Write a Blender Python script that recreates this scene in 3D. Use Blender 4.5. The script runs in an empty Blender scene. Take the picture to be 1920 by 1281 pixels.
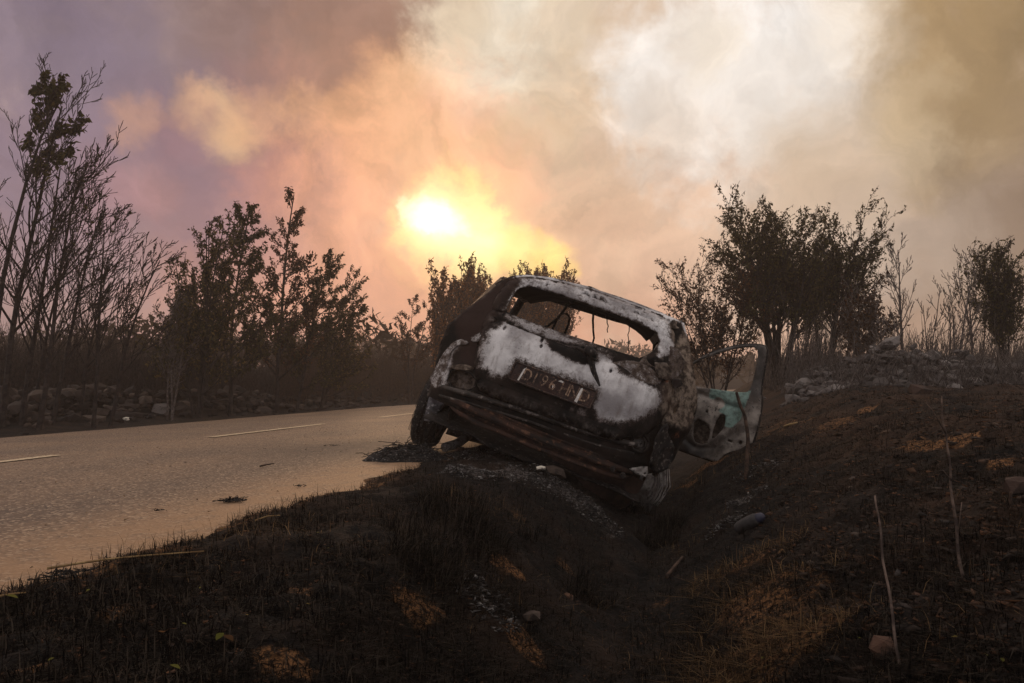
import bpy, bmesh, math, random
import numpy as np
from mathutils import Vector, Matrix, Euler
from mathutils.geometry import delaunay_2d_cdt

scene = bpy.context.scene
COL = scene.collection
R = math.radians

# ------------------------------------------------------------------ camera
F = 1440.0; CX = 960.0; CY = 640.5           # photo is 1920x1281, 27 mm lens
PITCH = math.atan(30 / F)
CZ = 1.0
cam_d = bpy.data.cameras.new('camera')
cam = bpy.data.objects.new('camera', cam_d); COL.objects.link(cam)
cam.location = (0, 0, CZ)
cam.rotation_euler = (R(90) + PITCH, 0, 0)
cam_d.sensor_width = 36.0; cam_d.lens = 36.0 * F / 1920.0
cam_d.clip_start = 0.05; cam_d.clip_end = 2000
scene.camera = cam

def ray(px, py):
    a = (px - CX) / F; b = (CY - py) / F
    cp, sp = math.cos(PITCH), math.sin(PITCH)
    return np.array([a, cp - sp * b, sp + cp * b])

def unit(px, py):
    d = ray(px, py); return d / np.linalg.norm(d)

# ------------------------------------------------------------------ exposure
scene.view_settings.view_transform = 'Standard'
scene.view_settings.look = 'None'
scene.view_settings.exposure = 0.0
scene.view_settings.gamma = 1.0
scene.cycles.use_denoising = True
scene.cycles.max_bounces = 6
scene.cycles.transparent_max_bounces = 6
scene.cycles.volume_bounces = 1

def lin(rgb):
    o = []
    for c in rgb:
        c = c / 255.0
        o.append(c / 12.92 if c <= 0.04045 else ((c + 0.055) / 1.055) ** 2.4)
    return tuple(o)

# ------------------------------------------------------------------ node helpers
class NT:
    def __init__(s, tree): s.t = tree; s.n = tree.nodes; s.l = tree.links
    def node(s, ty, **kw):
        n = s.n.new(ty)
        for k, v in kw.items(): setattr(n, k, v)
        return n
    def put(s, sock, v):
        if hasattr(v, 'is_output') or isinstance(v, bpy.types.NodeSocket): s.l.new(v, sock)
        else:
            if isinstance(v, (tuple, list)) and len(v) == 3 and sock.type == 'RGBA': v = (*v, 1)
            sock.default_value = v
    def math(s, op, a, b=None, c=None, clamp=False):
        n = s.node('ShaderNodeMath', operation=op, use_clamp=clamp)
        s.put(n.inputs[0], a)
        if b is not None: s.put(n.inputs[1], b)
        if c is not None: s.put(n.inputs[2], c)
        return n.outputs[0]
    def vmath(s, op, a, b=None):
        n = s.node('ShaderNodeVectorMath', operation=op)
        s.put(n.inputs[0], a)
        if b is not None: s.put(n.inputs[1], b)
        return n.outputs['Value'] if op in ('DOT_PRODUCT', 'LENGTH') else n.outputs[0]
    def mix(s, f, a, b, mode='MIX'):
        n = s.node('ShaderNodeMix', data_type='RGBA', blend_type=mode)
        s.put(n.inputs[0], f); s.put(n.inputs[6], a); s.put(n.inputs[7], b)
        return n.outputs[2]
    def noise(s, vec, scale, detail=4, rough=0.55, dist=0.0, color=False):
        n = s.node('ShaderNodeTexNoise')
        if vec is not None: s.put(n.inputs['Vector'], vec)
        n.inputs['Scale'].default_value = scale; n.inputs['Detail'].default_value = detail
        n.inputs['Roughness'].default_value = rough; n.inputs['Distortion'].default_value = dist
        return n.outputs['Color' if color else 'Fac']
    def voronoi(s, vec, scale, feature='F1', out='Distance', rnd=1.0):
        n = s.node('ShaderNodeTexVoronoi', feature=feature)
        if vec is not None: s.put(n.inputs['Vector'], vec)
        n.inputs['Scale'].default_value = scale; n.inputs['Randomness'].default_value = rnd
        return n.outputs[out]
    def ramp(s, f, stops, interp='LINEAR'):
        n = s.node('ShaderNodeValToRGB'); s.put(n.inputs[0], f)
        cr = n.color_ramp; cr.interpolation = interp
        while len(cr.elements) < len(stops): cr.elements.new(0.5)
        for e, (p, c) in zip(cr.elements, stops):
            e.position = p; e.color = (*c, 1) if isinstance(c, tuple) else (c, c, c, 1)
        return n.outputs[0]
    def smooth(s, f, a, b, lo=0.0, hi=1.0):
        n = s.node('ShaderNodeMapRange', interpolation_type='SMOOTHSTEP')
        s.put(n.inputs[0], f)
        for i, v in enumerate((a, b, lo, hi)): n.inputs[i + 1].default_value = v
        return n.outputs[0]
    def attr(s, name):
        n = s.node('ShaderNodeAttribute'); n.attribute_name = name; return n.outputs['Fac']
    def coords(s, kind='Object'):
        return s.node('ShaderNodeTexCoord').outputs[kind]

def new_mat(name):
    m = bpy.data.materials.new(name); m.use_nodes = True
    m.node_tree.nodes.clear()
    t = NT(m.node_tree)
    out = t.node('ShaderNodeOutputMaterial')
    b = t.node('ShaderNodeBsdfPrincipled')
    t.l.new(b.outputs[0], out.inputs[0])
    return m, t, b

def bump(t, b, h, strength=0.3, dist=0.02):
    n = t.node('ShaderNodeBump'); n.inputs['Strength'].default_value = strength
    n.inputs['Distance'].default_value = dist
    t.put(n.inputs['Height'], h); t.l.new(n.outputs[0], b.inputs['Normal'])

# ------------------------------------------------------------------ world: smoke-filled evening sky
SUN = unit(808, 405)
sun_el = math.asin(SUN[2]); sun_az = math.atan2(SUN[0], SUN[1])
world = bpy.data.worlds.new('World'); scene.world = world; world.use_nodes = True
world.node_tree.nodes.clear()
w = NT(world.node_tree)
wout = w.node('ShaderNodeOutputWorld')
gen = w.coords('Generated')
nrm = w.node('ShaderNodeVectorMath', operation='NORMALIZE'); w.put(nrm.inputs[0], gen)
D0 = nrm.outputs[0]
wn = w.noise(D0, 4.5, 6, 0.6, color=True)
wv = w.vmath('SUBTRACT', wn, (0.5, 0.5, 0.5))
wn2 = w.noise(D0, 13.0, 6, 0.62, color=True)
wv2 = w.vmath('SUBTRACT', wn2, (0.5, 0.5, 0.5))
sc1 = w.node('ShaderNodeVectorMath', operation='SCALE'); w.put(sc1.inputs[0], wv); sc1.inputs['Scale'].default_value = 0.13
sc2 = w.node('ShaderNodeVectorMath', operation='SCALE'); w.put(sc2.inputs[0], wv2); sc2.inputs['Scale'].default_value = 0.07
Dw = w.vmath('ADD', w.vmath('ADD', D0, sc1.outputs[0]), sc2.outputs[0])
nz = w.node('ShaderNodeVectorMath', operation='NORMALIZE'); w.put(nz.inputs[0], Dw)
D1 = nz.outputs[0]
sepw = w.node('ShaderNodeSeparateXYZ'); w.put(sepw.inputs[0], D0)
SKY_GAIN = 1.0
# all-round base: smoky grey behind, brighter pale smoke overhead
base = w.mix(w.smooth(sepw.outputs[1], -0.5, 0.6), lin((196, 194, 198)), lin((205, 176, 156)))
base = w.mix(w.smooth(sepw.outputs[2], 0.25, 0.8), base, lin((232, 222, 214)))
# broad patches of smoke and glow: direction (photo pixel), radius in pixels, colour, strength
SMOKE = [
 (960, 330, 900, (222, 178, 144), 1.0), (1500, 480, 560, (208, 178, 152), .9), (1250, 600, 460, (218, 162, 132), .85), (960, 640, 420, (224, 152, 118), .85),
 (40, 120, 560, (150, 136, 142), 1.0), (80, 480, 520, (142, 122, 136), .9), (500, 110, 460, (152, 122, 114), .95), (780, 90, 220, (166, 128, 104), .9),
 (300, 440, 330, (156, 128, 138), .85), (150, 640, 380, (164, 134, 134), .8), (560, 600, 260, (214, 150, 126), .6),
 (660, 450, 260, (228, 166, 140), .8), (540, 400, 150, (216, 152, 132), .8), (720, 330, 190, (226, 172, 136), .8),
 (150, 30, 160, (164, 148, 148), .7), (60, 60, 130, (138, 124, 130), .6), (300, 90, 190, (136, 116, 118), .8), (560, 60, 180, (142, 114, 106), .8), (680, 150, 150, (160, 122, 104), .8), (830, 40, 80, (150, 116, 96), .7),
 (110, 250, 210, (126, 112, 130), .8), (430, 340, 150, (138, 112, 126), .85), (310, 320, 130, (146, 120, 130), .6), (520, 250, 110, (160, 120, 116), .8), (640, 230, 130, (176, 132, 112), .8), (590, 330, 80, (166, 126, 122), .7),
 (395, 205, 46, (240, 194, 146), .65), (340, 185, 34, (222, 172, 132), .55), (430, 258, 42, (242, 196, 146), .7), (480, 215, 50, (214, 164, 130), .6), (250, 238, 42, (206, 156, 128), .6), (575, 212, 50, (220, 168, 128), .6), (640, 200, 40, (206, 156, 118), .6), (290, 365, 60, (196, 144, 136), .5), (360, 250, 50, (150, 112, 116), .6), (500, 330, 60, (214, 150, 132), .6), (210, 380, 70, (176, 136, 142), .6),
 (760, 250, 130, (220, 168, 124), .8), (860, 270, 150, (238, 192, 142), .8), (970, 230, 200, (238, 206, 166), .85), (1040, 380, 180, (234, 192, 150), .75),
 (950, 50, 160, (248, 234, 210), .95), (985, 60, 90, (252, 246, 232), .8), (880, 30, 80, (228, 202, 170), .6), (1120, 120, 160, (216, 192, 162), .9), (1090, 260, 120, (222, 188, 152), .7), (1170, 30, 110, (206, 180, 150), .85), (1090, 20, 60, (234, 216, 190), .6),
 (1350, 300, 330, (230, 208, 186), .85), (1200, 400, 180, (228, 186, 154), .7), (1700, 300, 260, (196, 172, 142), .85), (1840, 120, 300, (152, 126, 86), 1.0), (1880, 330, 240, (148, 124, 94), .95), (1870, 520, 230, (142, 120, 104), .9), (1640, 190, 130, (196, 170, 138), .8),
 (1290, 10, 130, (196, 158, 120), .95), (1380, 125, 200, (250, 244, 237), .9), (1240, 150, 90, (248, 240, 232), .8), (1490, 80, 140, (252, 246, 240), .9), (1600, 40, 90, (232, 214, 192), .7), (1420, 210, 130, (240, 228, 216), .7), (1310, 80, 60, (236, 220, 200), .7), (1250, 230, 70, (216, 196, 176), .6),
 (1650, 400, 140, (210, 192, 176), .75), (1780, 420, 110, (166, 144, 126), .7), (1500, 420, 130, (222, 194, 172), .6), (1740, 90, 110, (176, 146, 106), .8), (1560, 300, 110, (206, 180, 152), .6), (1800, 250, 90, (160, 134, 98), .7), (1720, 230, 70, (206, 182, 150), .6),
]
wa_ = w.noise(D0, 9.0, 9, .62, .5); wb_ = w.noise(D0, 26.0, 6, .6, .3)
WISP = w.math('ADD', w.math('MULTIPLY', w.math('SUBTRACT', wa_, .5), 3.4), w.math('MULTIPLY', w.math('SUBTRACT', wb_, .5), 1.3))
def blob_f(px, py, rad, a, vec):
    d = unit(px, py); k2 = 2 * (F / rad) ** 2
    dt = w.vmath('DOT_PRODUCT', vec, tuple(d))
    return w.math('MULTIPLY', w.smooth(w.math('ADD', w.math('MULTIPLY', w.math('SUBTRACT', 1.0, dt), k2), WISP), 1.9, -.4), a)
colr = base
for px, py, rad, c, a in SMOKE:
    colr = w.mix(blob_f(px, py, rad, a, D1), colr, lin(c))
# the sun behind the smoke
GLOW = [(800, 440, 260, (240, 172, 134), .7), (840, 435, 110, (250, 196, 138), .75), (950, 458, 64, (254, 212, 146), .8), (1025, 474, 46, (254, 208, 136), .8), (895, 446, 58, (255, 236, 156), .95), (960, 462, 34, (255, 228, 140), .9),
        (830, 420, 84, (255, 230, 150), .95), (900, 448, 62, (255, 236, 160), .95), (975, 460, 46, (255, 226, 140), .9), (1040, 474, 40, (255, 214, 124), .9)]
for px, py, rad, c, a in GLOW:
    colr = w.mix(blob_f(px, py, rad, a, D1), colr, tuple(1.12 * v for v in lin(c)))
for px, py, rad, g in ((810, 406, 34, 1.5), (846, 430, 30, 1.25), (778, 394, 22, 1.1)):
    colr = w.mix(blob_f(px, py, rad, 1.0, D1), colr, (g, g * .95, g * .62))
for px, py, sg, cc in ((815, 412, 30, (1.0, .86, .55)), (815, 412, 75, (.24, .16, .09)), (815, 412, 170, (.08, .045, .025)), (880, 446, 34, (.42, .36, .2)), (930, 452, 26, (.30, .26, .14)), (985, 466, 24, (.30, .25, .12)), (1040, 474, 20, (.28, .22, .09))):   # glare of the veiled sun
    d = unit(px, py); e = w.math('EXPONENT', w.math('MULTIPLY', w.math('SUBTRACT', w.vmath('DOT_PRODUCT', D0, tuple(d)), 1.0), (F / sg) ** 2))
    colr = w.mix(e, colr, cc, 'ADD')
# billow texture
bt = w.noise(D1, 8.0, 9, 0.62, 1.2)
bm_ = w.math('MULTIPLY_ADD', bt, 0.85, 0.60)
colr = w.mix(1.0, colr, bm_, 'MULTIPLY')
# clear evening daylight filtering in high above the smoke
sky = w.node('ShaderNodeTexSky', sky_type='NISHITA')
sky.sun_disc = False; sky.sun_elevation = sun_el; sky.sun_rotation = sun_az
bg1 = w.node('ShaderNodeBackground'); w.put(bg1.inputs[0], colr); bg1.inputs[1].default_value = SKY_GAIN
bg2 = w.node('ShaderNodeBackground'); w.put(bg2.inputs[0], sky.outputs[0])
w.put(bg2.inputs[1], w.smooth(sepw.outputs[2], 0.45, 0.9, 0.0, 0.05))
addw = w.node('ShaderNodeAddShader'); w.l.new(bg1.outputs[0], addw.inputs[0]); w.l.new(bg2.outputs[0], addw.inputs[1])
w.l.new(addw.outputs[0], wout.inputs[0])
world.cycles.sampling_method = 'MANUAL'; world.cycles.sample_map_resolution = 1024

# ------------------------------------------------------------------ sun, low and veiled by smoke
sd = bpy.data.lights.new('sun', 'SUN'); sun = bpy.data.objects.new('sun', sd); COL.objects.link(sun)
sd.energy = 0.8; sd.angle = R(14); sd.color = (1.0, 0.62, 0.34)
sun.rotation_euler = Vector(tuple(-SUN)).to_track_quat('-Z', 'Y').to_euler()
sun.location = (-2, 20, 6)

# ------------------------------------------------------------------ object helpers
def tag(o, label=None, cat=None, group=None, kind=None):
    if label: o['label'] = label
    if cat: o['category'] = cat
    if group: o['group'] = group
    if kind: o['kind'] = kind
    return o

def empty(name, loc, label, cat, group=None):
    o = bpy.data.objects.new(name, None); COL.objects.link(o); o.location = loc
    o.empty_display_size = 0.1
    return tag(o, label, cat, group)

def mesh_obj(name, V, Fc, mat, parent=None, attrs=None, smooth=False):
    me = bpy.data.meshes.new(name)
    V = np.asarray(V, dtype=np.float64).reshape(-1, 3)
    if isinstance(Fc, np.ndarray):
        nf, k = Fc.shape
        me.vertices.add(len(V)); me.vertices.foreach_set('co', V.ravel().astype(np.float32))
        me.loops.add(nf * k); me.loops.foreach_set('vertex_index', Fc.ravel().astype(np.int32))
        me.polygons.add(nf); me.polygons.foreach_set('loop_start', np.arange(0, nf * k, k, dtype=np.int32))
        me.update(calc_edges=True); me.validate()
    else:
        me.from_pydata([tuple(v) for v in V], [], [tuple(f) for f in Fc]); me.update()
    if smooth: me.polygons.foreach_set('use_smooth', np.ones(len(me.polygons), dtype=bool))
    for k, a in (attrs or {}).items():
        at = me.attributes.new(k, 'FLOAT', 'POINT'); at.data.foreach_set('value', np.asarray(a, dtype=np.float32))
    if isinstance(mat, (list, tuple)):
        for m in mat: me.materials.append(m)
    else: me.materials.append(mat)
    o = bpy.data.objects.new(name, me); COL.objects.link(o)
    if parent is not None: o.parent = parent
    return o

class MB:                                     # collects pieces into one mesh
    def __init__(s): s.V = []; s.F = []; s.n = 0; s.A = []
    def add(s, V, Fc, a=0.0):
        V = np.asarray(V, float).reshape(-1, 3)
        s.V.append(V); s.F += [tuple(i + s.n for i in f) for f in Fc]; s.n += len(V)
        s.A.append(np.full(len(V), a) if np.isscalar(a) else np.asarray(a))
    def tube(s, P, rad, sides=6, cap=True, a=0.0):
        P = np.asarray(P, float); n = len(P)
        rad = np.full(n, rad) if np.isscalar(rad) else np.asarray(rad, float)
        T = np.gradient(P, axis=0); T /= np.linalg.norm(T, axis=1)[:, None] + 1e-9
        ref = np.array([0, 0, 1.0]) if abs(T[0][2]) < .9 else np.array([1.0, 0, 0])
        U = np.cross(T, ref); U /= np.linalg.norm(U, axis=1)[:, None] + 1e-9
        W = np.cross(T, U)
        th = np.linspace(0, 2 * np.pi, sides, endpoint=False)
        V = P[:, None] + rad[:, None, None] * (np.cos(th)[None, :, None] * U[:, None] + np.sin(th)[None, :, None] * W[:, None])
        Fc = [(i * sides + j, i * sides + (j + 1) % sides, (i + 1) * sides + (j + 1) % sides, (i + 1) * sides + j)
              for i in range(n - 1) for j in range(sides)]
        if cap: Fc += [tuple(range(sides))[::-1], tuple((n - 1) * sides + j for j in range(sides))]
        s.add(V.reshape(-1, 3), Fc, a)
    def box(s, c, h, rot=None, a=0.0):
        c = np.asarray(c, float); h = np.asarray(h, float)
        V = np.array([[x, y, z] for x in (-1, 1) for y in (-1, 1) for z in (-1, 1)], float) * h
        if rot is not None: V = V @ np.array(rot).T
        s.add(V + c, [(0, 1, 3, 2), (4, 6, 7, 5), (0, 4, 5, 1), (2, 3, 7, 6), (0, 2, 6, 4), (1, 5, 7, 3)], a)
    def build(s, name, mat, parent=None, smooth=False, attr=None):
        V = np.concatenate(s.V)
        return mesh_obj(name, V, s.F, mat, parent, {attr: np.concatenate(s.A)} if attr else None, smooth)

# numpy value noise
_rg = np.random.RandomState(7); _tab = _rg.rand(256, 256)
def vnoise(x, y):
    xi = np.floor(x).astype(int); yi = np.floor(y).astype(int); fx = x - xi; fy = y - yi
    fx = fx * fx * (3 - 2 * fx); fy = fy * fy * (3 - 2 * fy)
    g = lambda i, j: _tab[i & 255, j & 255]
    return (g(xi, yi) * (1 - fx) + g(xi + 1, yi) * fx) * (1 - fy) + (g(xi, yi + 1) * (1 - fx) + g(xi + 1, yi + 1) * fx) * fy - .5
def fbm(x, y, o=4, r=.5):
    s = 0; a = 1; f = 1
    for i in range(o): s = s + a * vnoise(x * f + 17.3 * i, y * f + 9.1 * i); a *= r; f *= 2.03
    return s
def sstep(a, b, x):
    t = np.clip((x - a) / (b - a), 0, 1); return t * t * (3 - 2 * t)

# ------------------------------------------------------------------ terrain
SD = np.array([0.223, 0.975]); ND = np.array([0.975, -0.223])
EDGE_N, LINE, EDGE_F = -1.52, -4.64, -7.35
def bend(s):                                   # the road swings right beyond the car
    u = np.clip(s - 16, 0, 18); return .02 * u ** 2 + .72 * np.maximum(s - 34, 0)
def st(x, y):
    s = x * SD[0] + y * SD[1]; t = x * ND[0] + y * ND[1]
    return s, t - bend(s)
def st_inv(s, tp):
    s = np.asarray(s, float); t = tp + bend(s)
    return s * SD[0] + t * ND[0], s * SD[1] + t * ND[1]
def slope(s):
    return -.03 * np.clip(s, -5, 26) - .006 * np.clip(s - 26, 0, 40)
def road_z(s, tp): return CZ - .5 + slope(s) + .03 * (tp - EDGE_N)
PT = [-60, -30, -16, -11, -9.6, -8.6, -8.0, -7.5, -7.2, -4, -1.75, -1.50, -1.2, -.85, -.6, -.42, -.22, -.02, .16, .5, .85, 1.4, 2.6, 4.2, 7, 12, 30, 60]
PZ = [-.2, -.35, -.45, -.50, -.50, -.58, -.68, -.715, -.72, -.62, -.545, -.498, -.505, -.55, -.69, -.84, -.94, -.88, -.74, -.56, -.42, -.26, -.27, -.24, -.16, -.02, .2, .3]
def hgt(x, y, detail=True):
    x = np.asarray(x, float); y = np.asarray(y, float)
    s, tp = st(x, y)
    wob = fbm(x * .9 + 3, y * .9, 3) * .12 * sstep(-1.1, -.3, tp)
    z = np.interp(tp + wob, PT, PZ)
    kr = 1 - .8 * sstep(.1, 2.2, tp)
    z = CZ + z + slope(s) * kr
    if detail:
        m = sstep(-1.62, -1.3, tp) + sstep(-7.3, -7.6, tp)
        z = z + m * (.028 * fbm(x * 15, y * 15, 3) * (np.hypot(x, y) < 9) + .035 * fbm(x * 2.2, y * 2.2, 3) + .03 * fbm(x * 6, y * 6, 4) + .022 * sstep(1, 3, tp) * fbm(x * 3.1, y * 3.1, 3) * 3)
        z = z + sstep(-1.9, -1.5, tp) * (1 - sstep(-1.3, -1.0, tp)) * .02 * fbm(x * 5.3 + 5, y * 5.3, 5, .6)
        z = z + sstep(12, 40, np.hypot(x, y)) * .6 * fbm(x * .08, y * .08, 3)
    return z
def H(x, y): return float(hgt(np.array([x]), np.array([y]))[0])
def ground_at(px, py):                         # where a photo ray meets the ground
    d = ray(px, py); k = np.linspace(.8, 60, 12000)
    P = d[None] * k[:, None] + np.array([0, 0, CZ])
    hh = hgt(P[:, 0], P[:, 1]); s, tp = st(P[:, 0], P[:, 1])
    rz = np.where((tp > EDGE_F) & (tp < EDGE_N), road_z(s, tp), -9)
    i = np.argmax(P[:, 2] < np.maximum(hh, rz))
    return P[i]

DRY = [  # dry orange patches: photo pixel, radius m, strength
 (525, 1240, .07, 1), (440, 1085, .05, .6), (775, 1150, .09, .8), (560, 1110, .05, .6), (945, 1055, .09, .9), (880, 945, .10, .8),
 (840, 935, .07, .5), (1290, 910, .25, .9), (1320, 880, .25, .9), (1400, 1060, .22, .6), (1440, 1120, .28, .6), (1430, 1200, .25, .6), (1400, 1260, .2, .6),
 (1620, 768, .14, 1), (1560, 800, .35, .55), (1480, 800, .4, .5), (1790, 830, .14, 1), (1720, 842, .16, .7), (1890, 870, .10, .9), (985, 1215, .10, .8),
 (300, 1040, .12, .5), (100, 1090, .2, .4), (220, 1140, .06, .6), (1250, 1130, .15, .4), (1060, 1060, .08, .5), (700, 900, .15, .4), (960, 960, .1, .5), (45, 1260, .05, .7), (130, 1090, .1, .4)]
ASH = [(890, 850, .35, 1.), (960, 880, .3, .8), (1060, 920, .25, .7), (1110, 960, .2, .5), (800, 850, .3, .7), (1400, 930, .12, .9), (1360, 975, .12, .5), (910, 1130, .12, .5), (880, 880, .2, .7), (1420, 880, .2, .4)]
# ground sheet
def axis(c, lo, hi, n, k):
    u = np.linspace(math.asinh((lo - c) / k), math.asinh((hi - c) / k), n); return c + k * np.sinh(u)
gx = axis(.3, -88, 88, 580, 1.3); gy = axis(3.0, -20, 118, 580, 1.3)
GX, GY = np.meshgrid(gx, gy)
GZ = hgt(GX, GY)
nx, ny = len(gx), len(gy)
ii = (np.arange(ny - 1)[:, None] * nx + np.arange(nx - 1)[None]).ravel()
gf = np.stack([ii, ii + 1, ii + 1 + nx, ii + nx], 1)
def blob(lst):
    m = np.zeros_like(GX)
    for px, py, r, a in lst:
        p = ground_at(px, py); d = np.hypot(GX - p[0], (GY - p[1]) * .8) / (r * .72) + .9 * fbm(GX * 5, GY * 5, 4) + .5 * fbm(GX * 17, GY * 17, 2)
        m = np.maximum(m, a * (1 - sstep(.55, 1.25, d)))
    return m
dry = blob(DRY); ash = blob(ASH)
gs, gt = st(GX, GY)
edge = (1 - sstep(.02, .30, np.abs(gt - EDGE_N + .08) + .25 * fbm(GX * 3, GY * 3, 4)))
dry = np.maximum(dry, .55 * edge)
strawp = np.zeros_like(GX)
bank = sstep(.3, 1.0, gt) * (1 - sstep(9, 14, gt))

gm, t, b = new_mat('burnt_ground')
oc = t.coords('Object')
n1 = t.noise(oc, 2.2, 6, .6); n2 = t.noise(oc, 14, 5, .65); n3 = t.noise(oc, 70, 4, .6)
c = t.mix(t.smooth(n2, .40, .66), lin((16, 15, 15)), lin((36, 29, 25)))
c = t.mix(t.math('MULTIPLY', t.smooth(n1, .46, .66), .7), c, lin((50, 37, 29)))
bk = t.math('MULTIPLY', t.attr('bank'), t.smooth(n1, .35, .62))
c = t.mix(t.math('MULTIPLY', bk, .6), c, lin((64, 45, 34)))
c = t.mix(t.smooth(n3, .58, .72), c, lin((12, 11, 11)))
dr = t.smooth(t.math('ADD', t.attr('dry'), t.math('MULTIPLY', t.math('SUBTRACT', n2, .5), 1.1)), .30, .75)
c = t.mix(t.math('MULTIPLY', dr, t.smooth(n3, .38, .56, .25, .95)), c, t.mix(t.smooth(n3, .35, .6), lin((74, 50, 34)), lin((138, 98, 64))))
am = t.smooth(t.math('ADD', t.attr('ash'), t.math('MULTIPLY', t.math('SUBTRACT', n2, .5), 1.4)), .35, .9)
c = t.mix(t.math('MULTIPLY', am, t.smooth(n3, .42, .62)), c, lin((104, 98, 96)))
t.put(b.inputs['Base Color'], c); b.inputs['Roughness'].default_value = .95; b.inputs['Specular IOR Level'].default_value = .15
bump(t, b, t.math('ADD', t.math('MULTIPLY', n2, .5), t.math('MULTIPLY', n3, .5)), .9, .05)
ground = mesh_obj('ground', np.stack([GX, GY, GZ], -1).reshape(-1, 3), gf, gm, None,
                  {'dry': dry.ravel(), 'ash': ash.ravel(), 'bank': bank.ravel()}, True)
tag(ground, 'burnt black roadside ground with ditch and bank', 'ground', kind='structure')

# road
ss = np.concatenate([np.linspace(-14, 16, 121), np.linspace(16.5, 105, 110)])
tt = np.linspace(EDGE_F - .05, EDGE_N + .12, 40)
S, T_ = np.meshgrid(ss, tt); RX, RY = st_inv(S, T_)
RZ = road_z(S, T_) - .035 * sstep(EDGE_N - .1, EDGE_N + .12, T_) + .004 * fbm(RX * 1.5, RY * 1.5, 2)
nx2, ny2 = len(ss), len(tt)
ii = (np.arange(ny2 - 1)[:, None] * nx2 + np.arange(nx2 - 1)[None]).ravel()
rf = np.stack([ii, ii + nx2, ii + 1 + nx2, ii + 1], 1)
rm, t, b = new_mat('worn_asphalt')
oc = t.coords('Object')
n1 = t.noise(oc, .9, 4, .55); n2 = t.noise(oc, 9, 5, .6); v1 = t.voronoi(oc, 95, out='Color'); vd = t.voronoi(oc, 95)
sepc = t.node('ShaderNodeSeparateColor'); t.put(sepc.inputs[0], v1)
c = t.mix(t.smooth(n1, .35, .65), lin((112, 90, 72)), lin((130, 104, 81)))
c = t.mix(t.math('MULTIPLY', t.attr('track'), t.smooth(n2, .2, .7, .5, 1.0)), c, lin((74, 61, 54)))
c = t.mix(t.math('MULTIPLY', t.smooth(n2, .5, .75), .35), c, lin((92, 74, 60)))
c = t.mix(t.math('MULTIPLY', t.math('GREATER_THAN', sepc.outputs[0], .80), .55), c, lin((184, 160, 134)))
c = t.mix(t.math('MULTIPLY', t.math('LESS_THAN', sepc.outputs[1], .28), .6), c, lin((62, 51, 44)))
c = t.mix(t.math('MULTIPLY', t.attr('sand'), t.smooth(n2, .3, .6, .3, 1)), c, lin((146, 114, 84)))
c = t.mix(t.math('MULTIPLY', t.attr('soot_shade'), t.smooth(n2, .3, .6, .6, 1)), c, lin((42, 36, 36)))  # darkens the asphalt where the car's shadow is painted
t.put(b.inputs['Base Color'], c); b.inputs['Roughness'].default_value = .72; b.inputs['Specular IOR Level'].default_value = .35
bump(t, b, t.math('ADD', vd, t.math('MULTIPLY', n2, .5)), .35, .012)
wobt = T_ + .10 * fbm(RX * .7, RY * .7, 3)
track = sum(np.exp(-((wobt - c0) / .33) ** 2) for c0 in (-5.3, -6.6)) * .35 + .75 * np.exp(-((wobt + 2.5) / .42) ** 2) + .45 * np.exp(-((wobt + 3.6) / .4) ** 2)
sand = sstep(EDGE_N - .75, EDGE_N - .1, wobt) * .9
cp_ = ground_at(765, 850)
soot_shade = np.exp(-(((RX - cp_[0] + .55) / .75) ** 2 + ((RY - cp_[1] - .7) / .8) ** 2)) * .8  # soft shadow of the car, painted into the road colour
road = mesh_obj('road', np.stack([RX, RY, RZ], -1).reshape(-1, 3), rf, rm, None,
                {'track': track.ravel(), 'sand': sand.ravel(), 'soot_shade': soot_shade.ravel()}, True)
tag(road, 'pale worn asphalt country road', 'road', kind='structure')
lm, t, b = new_mat('worn_line_paint')
oc = t.coords('Object')
c = t.mix(t.smooth(t.noise(oc, 30, 5, .65), .36, .60), lin((150, 122, 96)), lin((205, 184, 150)))
t.put(b.inputs['Base Color'], c); b.inputs['Roughness'].default_value = .7
for k in range(7):
    s0 = 2.55 + 4.35 * k - .1; sl = np.linspace(s0, s0 + 2.45, 14)
    V = []
    for tv in (LINE - .055, LINE + .055):
        for sv in sl:
            x, y = st_inv(sv, tv); V.append((float(x), float(y), float(road_z(sv, tv)) + .006))
    n = len(sl)
    o = mesh_obj('road_marking', V, [(i, i + n, i + n + 1, i + 1)[::-1] for i in range(n - 1)], lm)
    tag(o, 'worn pale dash of the broken centre line on the road', 'road marking', 'dashes of the road centre line', kind='structure')

# ------------------------------------------------------------------ car wreck
POSE = np.array([-0.012, 4.759, -0.924 + CZ]); YAW, CPIT, ROLL = R(7.5), R(2.2), R(19.7)
_Rz = np.array([[math.cos(YAW), math.sin(YAW), 0], [-math.sin(YAW), math.cos(YAW), 0], [0, 0, 1]])
_Rx = np.array([[1, 0, 0], [0, math.cos(CPIT), -math.sin(CPIT)], [0, math.sin(CPIT), math.cos(CPIT)]])
_Ry = np.array([[math.cos(ROLL), 0, math.sin(ROLL)], [0, 1, 0], [-math.sin(ROLL), 0, math.cos(ROLL)]])
CR = _Rz @ _Rx @ _Ry
car = empty('burnt_car', tuple(POSE), 'burnt out white hatchback wreck tilted into the ditch, right front door hanging open', 'car')
car.rotation_euler = Matrix(CR.tolist()).to_euler()
def to_world(p): return CR @ np.asarray(p, float) + POSE
def to_car(p): return CR.T @ (np.asarray(p, float) - POSE)

def ys(x, z):
    y = np.interp(z, [0, .55, .70, .95, 1.12, 1.33, 1.45], [0, 0, .03, .09, .17, .30, .40])
    a = np.maximum(0, (np.abs(x) - .42) / .40); return y + .20 * a * a

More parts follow.
